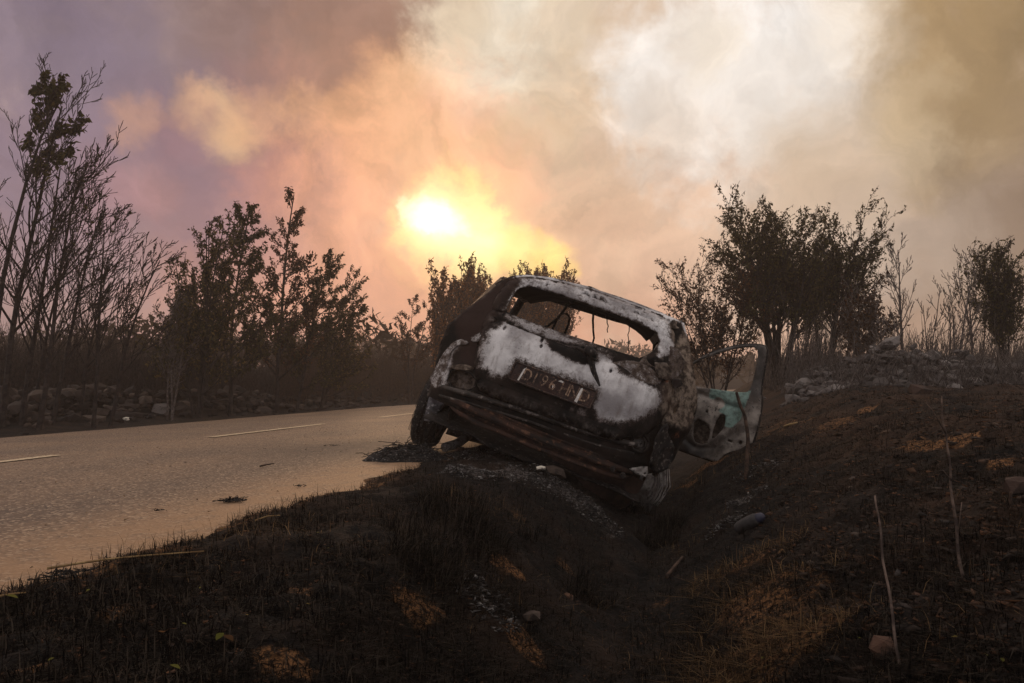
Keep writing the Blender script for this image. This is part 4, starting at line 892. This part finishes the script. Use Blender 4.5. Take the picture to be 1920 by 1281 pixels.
grow('thin_sapling', 38, 1835, 455, 12.0, dict(GREYB, nb=(8, 5, 3), leaves=2), 'bare grey stems just left of the leafy bush at the right photo edge', GR, .0, stems=3, spread=.12, bark=BARKG)
grow('small_tree', 40, 1892, 448, 11.2, dict(BUSHY, leaves=14, ls=.05, ang=((15, 40), (20, 50), (20, 50))), 'leafy upright bush at the right photo edge', GR, .0, stems=6, spread=.16, leaf_from=.3)
grow('thin_sapling', 41, 1670, 560, 10.8, dict(GREYB, nb=(7, 4, 2)), 'short bare shoots in front of the oval bare tree', GR, -.05, stems=4, spread=.2, bark=BARKG)

# undergrowth: one mass of thin burnt stems, nobody could count them
def stems_mass(name, label, n, region, hr, mat, seed, curl=.5, seg=5, r0=.005, lean=.25, kind='stuff'):
    rr = np.random.RandomState(seed); P0 = region(rr, n); n = len(P0); hh = rr.uniform(*hr, n) * rr.uniform(.6, 1.0, n)
    a = rr.uniform(0, 6.28, n); d = np.c_[np.cos(a), np.sin(a)] * rr.uniform(0, lean, n)[:, None]; d[:, 0] += .08
    k = np.linspace(0, 1, seg)
    cu = rr.normal(0, curl, (n, 2))
    X = P0[:, None, 0] + d[:, None, 0] * hh[:, None] * k + cu[:, None, 0] * hh[:, None] * k ** 2 * .6 + rr.normal(0, .012, (n, seg))
    Y = P0[:, None, 1] + d[:, None, 1] * hh[:, None] * k + cu[:, None, 1] * hh[:, None] * k ** 2 * .6
    Z = P0[:, None, 2] + hh[:, None] * (k - .35 * np.abs(cu).sum(1)[:, None] * k ** 2.5)
    rad = (r0 * rr.uniform(.6, 1.4, n))[:, None] * (1 - .75 * k)
    V = np.stack([np.stack([X + rad * math.cos(t_), Y + rad * math.sin(t_), Z], -1) for t_ in (0.3, 2.4, 4.5)], 2)      # n, seg, 3, 3
    idx = np.arange(n * seg * 3).reshape(n, seg, 3); fs = []
    for j in range(3):
        q = (j + 1) % 3; fs.append(np.stack([idx[:, :-1, j], idx[:, :-1, q], idx[:, 1:, q], idx[:, 1:, j]], -1).reshape(-1, 4))
    o = mesh_obj(name, V.reshape(-1, 3), np.concatenate(fs), mat); tag(o, label, 'undergrowth', kind=kind); return o
def region_px(px0, px1, d0, d1, tmin=None, tmax=None):
    def f_(rr, n):
        D = rr.uniform(d0, d1, n * 3); x = (rr.uniform(px0, px1, n * 3) - CX) / F * D; s, tp = st(x, D); k = np.ones(len(D), bool)
        if tmin is not None: k &= tp > tmin
        if tmax is not None: k &= tp < tmax
        x, D = x[k][:n], D[k][:n]; return np.c_[x, D, hgt(x, D) - .03]
    return f_
SCR = bark_mat('burnt_scrub', (36, 30, 29), (66, 55, 50)); SCRG = bark_mat('ashen_scrub', (54, 47, 45), (96, 87, 83)); SCRB = bark_mat('brown_scrub', (50, 39, 33), (80, 61, 48))
stems_mass('scrub', 'dense dark burnt scrub behind the left stone wall', 13000, region_px(-150, 860, 11.5, 24, tmax=-9.6), (.8, 2.1), SCR, 51, r0=.009)
stems_mass('scrub', 'brown thicket of thin stems beyond the road, left of the car', 8000, region_px(520, 1000, 15.5, 30, tmax=-8.4), (.8, 2.1), SCRB, 52, curl=.25, r0=.009)
stems_mass('scrub', 'misty burnt stems standing behind the open car door', 500, region_px(1270, 1560, 9.5, 16, tmin=1.2), (.4, 1.5), SCRG, 53, curl=.2, r0=.007)
stems_mass('scrub', 'tangle of bent ashen stems on the right rubble pile', 2600, region_px(1480, 2050, 8.2, 11.5, tmin=1.5), (.3, .95), SCRG, 54, curl=.8, r0=.006, lean=.6)
stems_mass('scrub', 'grey upright shoots behind the right rubble pile', 1600, region_px(1500, 2100, 11, 20, tmin=1.5), (.5, 1.3), SCRG, 55, curl=.2, r0=.007)

# far tree line: a mass of leaf clumps fading into the haze
rr = np.random.RandomState(61); V = []; Tn = []
def far_clump(x, y, r, h, n):
    z0 = H(x, y)
    for _ in range(n):
        a, b_ = rr.uniform(0, 6.28), rr.uniform(-.9, 1); q = np.array([x + r * math.cos(a) * math.sqrt(1 - b_ * b_) * rr.uniform(.5, 1.05), y + r * .8 * math.sin(a), z0 + h * .55 + h * .5 * b_ * rr.uniform(.5, 1.0)])
        d = rr.normal(size=3) * .11 * (1 + y / 60); e = rr.normal(size=3) * .09 * (1 + y / 60); V.extend([q, q + d, q + d * .5 + e]); Tn.append(rr.rand())
for i in range(230):
    y = rr.uniform(34, 105); px = rr.uniform(-150, 2100); x = (px - CX) / F * y
    if st(x, y)[1] > -8.5 and st(x, y)[1] < 1: continue
    far_clump(x, y, rr.uniform(1.0, 2.2) * (.6 + y / 80), (rr.uniform(1.2, 2.4) + y * .014) * (1.0 if px < 900 else .45), 190)
for px, py, y in ((1158, 640, 84), (1185, 646, 86), (1215, 652, 86), (1250, 652, 90), (1110, 656, 90), (240, 590, 24), (265, 600, 25), (215, 615, 24), (1300, 640, 30), (690, 590, 24)):
    x = (px - CX) / F * y; far_clump(x, y, 1.1 if y < 50 else 2.6, top_h(py, y, H(x, y)), 260)
n = len(Tn); FM = leaf_mat('far_foliage', (48, 40, 34), (60, 50, 40), (78, 64, 50))
o = mesh_obj('tree_line', np.array(V), np.arange(n * 3).reshape(n, 3), FM, None, {'tint': np.repeat(Tn, 3)}); tag(o, 'distant dark tree line fading into the smoke', 'tree line', kind='stuff')

# ------------------------------------------------------------------ stones and walls
def stone_geo(rr, sz, flat=.55):
    bm = bmesh.new(); bmesh.ops.create_icosphere(bm, subdivisions=1, radius=1.0)
    V = np.array([v.co[:] for v in bm.verts]); Fc = [tuple(v.index for v in f.verts) for f in bm.faces]; bm.free()
    V = np.sign(V) * np.abs(V) ** .75; V *= rr.uniform(.72, 1.2, (len(V), 1)); V *= np.array([1, rr.uniform(.5, .9), flat * rr.uniform(.6, 1.2)]) * sz
    e = Euler((rr.normal(0, .3), rr.normal(0, .3), rr.uniform(0, 6.28))).to_matrix(); return V @ np.array(e).T, Fc
def stone_mat(name, c1, c2, c3):
    m, t, b = new_mat(name); oc = t.coords('Object'); n = t.noise(oc, 9, 6, .65)
    c = t.ramp(t.attr('tint'), [(0, lin(c1)), (.6, lin(c2)), (1, lin(c3))]); c = t.mix(t.smooth(n, .5, .68), c, lin((40, 34, 32)))
    t.put(b.inputs['Base Color'], c); b.inputs['Roughness'].default_value = .9; b.inputs['Specular IOR Level'].default_value = .2; bump(t, b, n, .6, .03); return m
ST_D = stone_mat('smoked_stone', (28, 24, 23), (54, 45, 41), (86, 73, 65)); ST_G = stone_mat('ashen_stone', (50, 45, 43), (84, 77, 75), (128, 120, 116))
rr = np.random.RandomState(71)
def rubble(name, label, pts, mat, cat):
    mb = MB()
    for x, y, z, s_ in pts:
        V, Fc = stone_geo(rr, s_); mb.add(V + [x, y, z], Fc, float(np.clip(rr.normal(.45, .28), 0, 1)))
    o = mb.build(name, mat, None, False, 'tint'); return tag(o, label, cat)
pts = []
for i in range(1500):                          # dry stone wall fallen along the far side of the road
    s = rr.uniform(3.5, 30) if i % 3 else rr.uniform(3.5, 14); c_ = -8.75 + .25 * math.sin(s * .5) ; tp = c_ + rr.normal(0, .34); x, y = st_inv(s, tp); x, y = float(x), float(y)
    hh = .42 * math.exp(-((tp - c_) / .42) ** 2) * (.75 + .8 * float(vnoise(np.array([s * .8]), np.array([1.0]))[0]))
    pts.append((x, y, H(x, y) + rr.uniform(0, 1) ** .7 * hh, rr.uniform(.04, .10) + .12 * rr.rand() ** 4))
rubble('stone_wall', 'tumbled dry stone wall along the far edge of the road', pts, ST_D, 'wall')
pts = []
for i in range(1300):
    px = rr.uniform(1480, 1990) if i % 3 else 1700 + 80 * rr.normal(); D = rr.uniform(8.3, 11.0); x = (px - CX) / F * D
    hh = (.20 + .26 * math.exp(-((px - 1690) / 130) ** 2)) * math.exp(-((D - 9.7) / .9) ** 2) * (.4 + 1.5 * rr.rand() * abs(float(vnoise(np.array([px * .02]), np.array([2.0]))[0])) + .5)
    pts.append((x, D, H(x, D) + rr.uniform(0, 1) * hh - .02, rr.uniform(.03, .09) + .09 * rr.rand() ** 4))
rubble('rubble_pile', 'heap of ash grey field stones under the bare trees on the right bank', pts, ST_G, 'stone heap')
def loose(name, px, py, sz, mat, label, tint, flat=.6, dz=.3, group=None, D=None):
    p = ground_at(px, py); V, Fc = stone_geo(rr, sz, flat)
    o = mesh_obj(name, V, Fc, mat, None, {'tint': np.full(len(V), tint)}); o.location = (p[0], p[1], p[2] + sz * flat * dz); return tag(o, label, 'stone', group)
PALEST = stone_mat('pale_stone', (170, 158, 144), (200, 188, 172), (224, 214, 200)); ORST = stone_mat('baked_stone', (62, 44, 36), (84, 60, 48), (104, 76, 60)); BROWNST = stone_mat('brown_stone', (48, 37, 33), (66, 50, 43), (84, 64, 55))
loose('stone', 303, 780, .15, ST_G, 'squarish pale stone standing at the foot of the left wall', .7, .9, .6)
loose('stone', 237, 787, .055, PALEST, 'small white stone at the far road edge, left of the squarish pale one', .9)
loose('stone', 1724, 738, .11, BROWNST, 'reddish slab at the foot of the rubble pile', .5, .7, .3)
loose('stone', 1040, 893, .075, ST_D, 'grey stone lying under the rear bumper beam', .9, .8, .4)
loose('stone', 1015, 880, .035, PALEST, 'small whitish stone in the ash under the bumper beam', .8)
loose('stone', 1915, 925, .05, BROWNST, 'round reddish stone cut by the right photo edge', .4, .9, .5)
loose('stone', 995, 1165, .045, ST_D, 'dark reddish stone in the burnt grass at bottom centre', .8, .7, .5)
loose('stone', 1067, 1122, .03, ORST, 'small orange stone on the ditch side below the car', .9)
loose('stone', 1685, 1078, .016, ST_G, 'small pale triangular stone right of the burnt stick', .5, .8)
loose('stone', 1655, 1225, .035, ORST, 'brown stone near the lower right of the burnt stick', .3)
for i in range(46):
    px, py = rr.uniform(1450, 1910), rr.uniform(780, 1150)
    loose('pebble', px, py, rr.uniform(.008, .022), rr.choice([ST_D, ST_D, ORST]), 'small reddish brown pebble scattered on the burnt right bank', rr.uniform(.3, 1), .5, .2, 'pebbles on the right bank')

# ------------------------------------------------------------------ burnt grass
def blades(name, label, n, region, L, w0, mat, seed, droop=.6, flat=.5, wind=(.0, .0)):
    r_ = np.random.RandomState(seed); P = region(r_, n); n = len(P)
    l_ = r_.uniform(*L, n); a = r_.uniform(0, 6.28, n); sp = r_.beta(2, 1.6, n) * flat * 1.6
    d = np.c_[np.cos(a) * sp + wind[0], np.sin(a) * sp + wind[1]]; sd_ = np.c_[-np.sin(a), np.cos(a)]
    w = w0 * r_.uniform(.5, 1.4, n); V = np.zeros((n, 5, 3))
    for k, (f_, ww) in enumerate(((0, 1), (0, -1), (.55, .7), (.55, -.7), (1, 0))):
        hz_ = l_ * f_; V[:, k, :2] = P[:, :2] + d * (hz_ * (.4 + .6 * f_ ** 1.2))[:, None] + sd_ * (w * ww)[:, None] * .5
        V[:, k, 2] = P[:, 2] - .008 + hz_ * np.maximum(.08, (1 - sp * .55) - droop * f_ ** 2 * sp * .7)
    b_ = np.arange(n)[:, None] * 5
    Fc = np.concatenate([b_ + [[0, 1, 3]], b_ + [[0, 3, 2]], b_ + [[2, 3, 4]]])
    o = mesh_obj(name, V.reshape(-1, 3), Fc, mat, None, {'tint': np.repeat(r_.rand(n), 5)}); return tag(o, label, 'grass', kind='stuff')
def verge(r_, n):
    m = n * 4; D = .75 * np.exp(r_.uniform(0, math.log(11), m)); x = (r_.uniform(-250, 2150, m) - CX) / F * D; s, tp = st(x, D)
    cl = fbm(x * 3.5 + 9, D * 3.5, 4) ; cl2 = fbm(x * 11, D * 11 + 4, 2)
    dens = np.where(tp < -.35, .85, .6) + cl * 1.5 + cl2 * .5
    k = (tp > EDGE_N - .05 + .18 * fbm(x * 4, D * 4, 3)) & (tp < 6) & (r_.rand(m) < dens)
    c = to_car(np.array([0, 0, 0.])) if False else None
    x, D = x[k][:n], D[k][:n]; return np.c_[x, D, hgt(x, D)]
GB = leaf_mat('burnt_grass', (11, 11, 11), (22, 20, 19), (78, 70, 62))
GS = leaf_mat('singed_straw', (60, 45, 34), (98, 76, 54), (142, 116, 84))
blades('burnt_grass', 'charred black grass on the verge and ditch banks', 300000, verge, (.025, .085), .0026, GB, 81, flat=1.15, droop=.9)
def at_px(lst):
    def f_(r_, n):
        out = []
        for px, py, rad, wgt in lst:
            p = ground_at(px, py); m = int(n * wgt); a = r_.uniform(0, 6.28, m); q = rad * np.sqrt(r_.rand(m)); x = p[0] + q * np.cos(a); y = p[1] + q * np.sin(a) * 1.2; k = fbm(x * 6, y * 6, 3) > -.15; out.append(np.c_[x[k], y[k], hgt(x[k], y[k])])
        return np.concatenate(out)
    return f_
blades('dry_grass', 'flattened straw coloured dry grass along the ditch', 5200, at_px([(1400, 1060, .24, .22), (1440, 1130, .26, .22), (1420, 1220, .22, .2), (1330, 890, .4, .1), (1480, 1190, .2, .1), (1380, 1270, .2, .12), (1310, 1000, .2, .04)]), (.04, .13), .0026, GS, 82, flat=1.1, droop=1.0)
blades('dry_grass', 'sparse singed grass tufts among the black verge', 2600, at_px([(900, 945, .2, .2), (350, 1030, .3, .2), (1100, 1180, .4, .2), (700, 1010, .5, .2), (1650, 1000, .8, .2), (1500, 1220, .4, .2)]), (.03, .10), .002, GS, 83, flat=1.1)
BTUFT = [(830, 1010, .20), (850, 960, .16), (1100, 1110, .14), (1230, 1020, .12), (1180, 950, .15), (800, 1060, .12), (1250, 990, .1), (1000, 1040, .1), (900, 1010, .1)]
blades('burnt_grass', 'taller black grass clumps between road and ditch', 9000, at_px([(a, b_, r_, 1 / 9) for a, b_, r_ in BTUFT]), (.08, .19), .003, GB, 84, flat=.8, wind=(.1, .05))
# litter: charred crumbs as one mass
def crumbs(name, label, n, region, sz, mat, seed, cat):
    r_ = np.random.RandomState(seed); P = region(r_, n); n = len(P); s_ = r_.uniform(*sz, n)[:, None]
    V = np.stack([P + r_.normal(0, 1, (n, 3)) * s_ * [1, 1, .35] + [0, 0, .004] for _ in range(4)], 1)
    b_ = np.arange(n)[:, None] * 4; Fc = np.concatenate([b_ + [[0, 1, 2]], b_ + [[0, 2, 3]], b_ + [[0, 3, 1]], b_ + [[1, 3, 2]]])
    o = mesh_obj(name, V.reshape(-1, 3), Fc, mat, None, {'tint': np.repeat(r_.rand(n), 4)}); return tag(o, label, cat, kind='stuff')
crumbs('charred_litter', 'charred crumbs and clods scattered over the burnt soil', 42000, verge, (.0015, .006), stone_mat('clod', (20, 17, 16), (46, 36, 30), (98, 66, 44)), 85, 'litter')
def bankr(r_, n):
    D = r_.uniform(1.3, 9, n * 4); x = (r_.uniform(1250, 2100, n * 4) - CX) / F * D; s, tp = st(x, D); k = (tp > .3) & (tp < 6); x, D = x[k][:n], D[k][:n]; return np.c_[x, D, hgt(x, D)]
crumbs('bank_clods', 'brown clods of burnt earth on the right bank', 16000, bankr, (.003, .011), stone_mat('bank_clod', (30, 23, 20), (62, 44, 33), (104, 70, 48)), 86, 'litter')
crumbs('bank_clods', 'larger burnt clods on the right bank', 1500, bankr, (.009, .024), stone_mat('large_clod', (22, 18, 17), (46, 36, 30), (84, 60, 44)), 89, 'litter')
blades('burnt_grass', 'stiff burnt grass stubble on the right bank', 16000, bankr, (.02, .07), .0028, GB, 90, flat=1.1, droop=.9)
def ashr(r_, n):
    return at_px([(a, b_, r * .9, w_ / 7) for a, b_, r, w_ in ASH])(r_, n)
crumbs('ash_flakes', 'pale ash flakes and melted fragments around the wreck', 5200, ashr, (.003, .011), stone_mat('ash_flake', (44, 40, 39), (78, 73, 72), (150, 146, 144)), 87, 'litter')
def roadr(r_, n):
    s = r_.uniform(1.2, 9, n); tp = r_.uniform(EDGE_F, EDGE_N, n) ; x, y = st_inv(s, tp); return np.c_[x, y, road_z(s, tp) + .001]
crumbs('road_grit', 'light and dark grit lying on the asphalt', 2600, roadr, (.002, .006), stone_mat('grit', (60, 48, 42), (150, 122, 94), (220, 200, 172)), 88, 'litter')

# ------------------------------------------------------------------ small things
STK = bark_mat('burnt_stick', (34, 27, 24), (84, 66, 56)); STKG = bark_mat('grey_stick', (60, 50, 46), (118, 100, 90)); STRAW = bark_mat('straw', (112, 88, 60), (152, 126, 88))
def stick(name, pix, rad, mat, label, cat='stick', sides=6, twigs=(), group=None):
    P = [np.array([(px - CX) / F * D, D, CZ + (670 - py) / F * D]) for px, py, D in pix]; P = np.array(P)
    mb = MB(); k = np.linspace(0, len(P) - 1, 4 * len(P)); Q = np.stack([np.interp(k, np.arange(len(P)), P[:, i]) for i in range(3)], -1)
    Q = Q + fbm(k * 1.7 + 5, k * 0 + 3, 3)[:, None] * np.array([.006, .0, .002]); r_ = np.interp(k, [0, len(P) - 1], rad); mb.tube(Q - Q[0], r_, sides)
    for tw in twigs:
        T2 = np.array([[(px - CX) / F * D, D, CZ + (670 - py) / F * D] for px, py, D in tw]) - Q[0]; mb.tube(T2, np.linspace(rad[0] * .5, rad[1] * .5, len(T2)), 4)
    o = mb.build(name, mat, None, True); o.location = tuple(Q[0]); return tag(o, label, cat, group)
gA = ground_at(1690, 1278)
stick('stick', [(1380, 968, 4.95), (1396, 900, 5.0), (1402, 830, 5.05), (1396, 780, 5.1), (1380, 735, 5.15)], (.015, .010), STK, 'bent charred stick standing in front of the open car door', twigs=())
stick('stick', [(1694, 1300, 1.55), (1668, 1150, 1.62), (1650, 1020, 1.68), (1637, 928, 1.72)], (.0034, .0022), STKG, 'straight burnt stick stuck in the ground at lower right')
stick('stick', [(1690, 1275, 1.6), (1720, 1240, 1.7), (1790, 1290, 1.55)], (.003, .002), STKG, 'thin twig lying across the foot of the straight burnt stick')
g2 = ground_at(1800, 1085)
stick('thin_sapling', [(1803, 1090, g2[1]), (1790, 1000, g2[1] + .02), (1780, 900, g2[1] + .03), (1772, 820, g2[1] + .04), (1764, 742, g2[1] + .05)], (.0038, .0016), STKG, 'leafless whip of a young tree standing on the right bank', 'sapling', twigs=([(1782, 900, g2[1] + .03), (1765, 880, g2[1]), ], [(1772, 812, g2[1] + .04), (1748, 770, g2[1]), (1735, 755, g2[1])], [(1793, 990, g2[1]), (1800, 940, g2[1])]))
g3 = ground_at(1893, 950); stick('stick', [(1895, 955, g3[1]), (1892, 920, g3[1])], (.006, .004), STK, 'short black stub standing near the right photo edge')
def lying(name, pix, rad, mat, label, cat, lift=.012, sides=5):
    P = []
    for px, py in pix: p = ground_at(px, py); P.append(p + [0, 0, lift])
    P = np.array(P); mb = MB(); mb.tube(P - P[0], np.linspace(rad[0], rad[1], len(P)), sides); o = mb.build(name, mat, None, True); o.location = tuple(P[0]); return tag(o, label, cat)
lying('dry_stalk', [(88, 1081), (140, 1072), (200, 1063), (260, 1057), (320, 1052), (382, 1047)], (.0035, .0018), STRAW, 'long pale straw stalk lying across the road edge', 'stalk', .02)
lying('dry_stalk', [(0, 1135), (20, 1131), (48, 1128)], (.003, .0015), STRAW, 'short straw stalk at the left photo edge', 'stalk', .02)
lying('twig', [(488, 878), (500, 875), (514, 873)], (.006, .003), STK, 'small black twig lying on the asphalt', 'twig')
lying('dry_stalk', [(478, 987), (500, 979), (525, 977)], (.003, .002), STRAW, 'pale dry stalk on the burnt verge near the road', 'stalk', .02)
lying('plank_splinter', [(1250, 1090), (1265, 1070), (1280, 1052)], (.010, .006), STK, 'charred splinter of wood lying in the ditch', 'splinter', .02)
lying('root', [(1470, 805), (1482, 800), (1495, 797)], (.012, .006), STRAW, 'pale root sticking out of the right bank', 'root', .02)
# tube lying in the ditch: grey body, bluish collar
p0 = ground_at(1382, 1000) + [0, 0, .02]; p1 = ground_at(1432, 984) + [0, 0, .04]
root_ = empty('bottle', tuple(p0), 'grey scorched plastic bottle with a bluish end lying in the ditch', 'bottle')
d_ = p1 - p0; mb = MB(); mb.tube(np.array([d_ * k for k in (0, .02, .1, .4, .7, .8)]), [.012, .026, .030, .032, .031, .026], 12); mb.build('body', simple_mat('scorched_plastic', (60, 56, 56), (38, 36, 37), 14, .6), root_, True)
mb = MB(); mb.tube(np.array([d_ * k for k in (.78, .84, .95, 1.0)]), [.026, .024, .020, .012], 12); mb.build('collar', simple_mat('blue_plastic', (52, 52, 72), (36, 36, 50), 12, .5), root_, True)
# heap of burnt tyre at the left wheel
pc = ground_at(765, 862); mb = MB(); r_ = np.random.RandomState(91)
u = np.linspace(0, 2 * math.pi, 49)[:-1]; ring = np.linspace(0, 1, 12); V = []
for q in ring:
    for a in u:
        rad = q * (1 + .30 * float(fbm(np.array([math.cos(a) * 1.5 + 3]), np.array([math.sin(a) * 1.5 + 4]), 3)[0])); x, y = .27 * rad * math.cos(a), .17 * rad * math.sin(a)
        V.append((x, y, .085 * (1 - q ** 2.2) * (1 + .9 * float(fbm(np.array([x * 12]), np.array([y * 12]), 4)[0])) - .012))
n = len(u); mb.add(V, [(i * n + j, i * n + (j + 1) % n, (i + 1) * n + (j + 1) % n, (i + 1) * n + j) for i in range(len(ring) - 1) for j in range(n)])
hp = empty('tyre_remains', tuple(pc), 'black heap of burnt tyre and wire on the road beside the left rear wheel', 'tyre remains')
mb.build('rubber_heap', CHAR, hp)
mb = MB()
for _ in range(170):
    a = r_.uniform(0, 6.28); q = r_.uniform(0, .9); c0 = np.array([.30 * q * math.cos(a), .19 * q * math.sin(a), .08 * (1 - q) + .005]); d0 = r_.normal(0, .05, 3) * [1, 1, .45]; d0[2] = abs(d0[2])
    mb.tube([c0, c0 + d0, c0 + d0 * 1.9 - [0, 0, .02]], .0022, 3, False)
mb.build('wire_tangle', CHAR, hp)
# tufts and scraps on the road
def tuft(px, py, rad, n, label, L=.02):
    p = ground_at(px, py); r2 = np.random.RandomState(int(px)); mb = MB()
    for _ in range(n):
        a = r2.uniform(0, 6.28); q = rad * r2.rand(); c0 = np.array([q * math.cos(a) * 1.5, q * math.sin(a), .003]); d0 = r2.normal(0, L, 3) * [1, 1, .4]; d0[2] = abs(d0[2]); mb.tube([c0, c0 + d0 * .5, c0 + d0], .0016, 3, False)
    o = mb.build('burnt_tuft', CHAR); o.location = tuple(p + [0, 0, .004]); tag(o, label, 'tuft')
tuft(435, 942, .035, 110, 'flat black tuft of burnt grass lying alone on the asphalt')
tuft(622, 837, .05, 25, 'small black scrap on the asphalt left of the tyre remains', .012); tuft(562, 914, .03, 20, 'tiny black scrap on the asphalt near the verge', .008); tuft(302, 960, .02, 14, 'tiny dark scrap on the road above the long straw stalk', .007); tuft(120, 1083, .05, 60, 'dark tuft at the left end of the long straw stalk')
# fallen leaves
LY = leaf_mat('fallen_leaf', (92, 92, 44), (118, 112, 58), (140, 120, 70))
LB = leaf_mat('fallen_brown_leaf', (70, 50, 36), (104, 76, 52), (140, 100, 66))
def fleaf(px, py, L, mat, label, group=None):
    p = ground_at(px, py); a = rr.uniform(0, 6.28); u_ = np.array([math.cos(a), math.sin(a), .25]); v_ = np.array([-math.sin(a), math.cos(a), .15]); V = []; 
    k = [(0, 0), (.25, .22), (.5, .32), (.75, .22), (1, 0), (.75, -.22), (.5, -.32), (.25, -.22)]
    V = [u_ * L * (a_ - .5) + v_ * L * b_ + np.array([0, 0, abs(b_) * L * .4]) for a_, b_ in k] + [np.array([0, 0, 0])]
    o = mesh_obj('fallen_leaf', np.array(V), [(i, (i + 1) % 8, 8) for i in range(8)], mat, None, {'tint': np.full(9, rr.rand())}); o.location = tuple(p + [0, 0, .022]); tag(o, label, 'leaf', group)
fleaf(412, 1214, .026, LY, 'round yellow green leaf on the black grass at lower left'); fleaf(22, 1138, .028, LY, 'green leaf at the left photo edge below the road'); fleaf(328, 1274, .022, LY, 'yellow green leaf at the bottom photo edge')
fleaf(308, 1205, .04, LB, 'curled brown leaf left of the round yellow green one'); fleaf(428, 1217, .03, LB, 'brown leaf touching the round yellow green one'); fleaf(465, 1172, .018, LY, 'pale green leaf pair in the black grass at lower centre left')
for px, py in ((415, 1004), (375, 1120), (577, 1150), (615, 1042), (596, 1012), (845, 1236), (1430, 1250), (1610, 1215), (1790, 1215), (1880, 1260), (1850, 1250), (165, 1125), (345, 1190), (95, 1260)):
    fleaf(px, py, rr.uniform(.007, .012), LY, 'tiny yellowish leaf scrap on the burnt ground', 'tiny leaf scraps')

# ------------------------------------------------------------------ haze
hm = bpy.data.materials.new('smoke_haze'); hm.use_nodes = True; hm.node_tree.nodes.clear()
t = NT(hm.node_tree); out = t.node('ShaderNodeOutputMaterial'); pv = t.node('ShaderNodeVolumePrincipled')
pv.inputs['Color'].default_value = (.95, .82, .74, 1); pv.inputs['Density'].default_value = .0035
pv.inputs['Anisotropy'].default_value = .35
t.l.new(pv.outputs[0], out.inputs['Volume'])
mb = MB(); mb.box((0, 49, 3.3), (92, 75, 5.6))
hz = mb.build('haze', hm); tag(hz, 'thin brownish smoke haze hanging over the ground', 'haze', kind='stuff')
hz.display_type = 'WIRE'
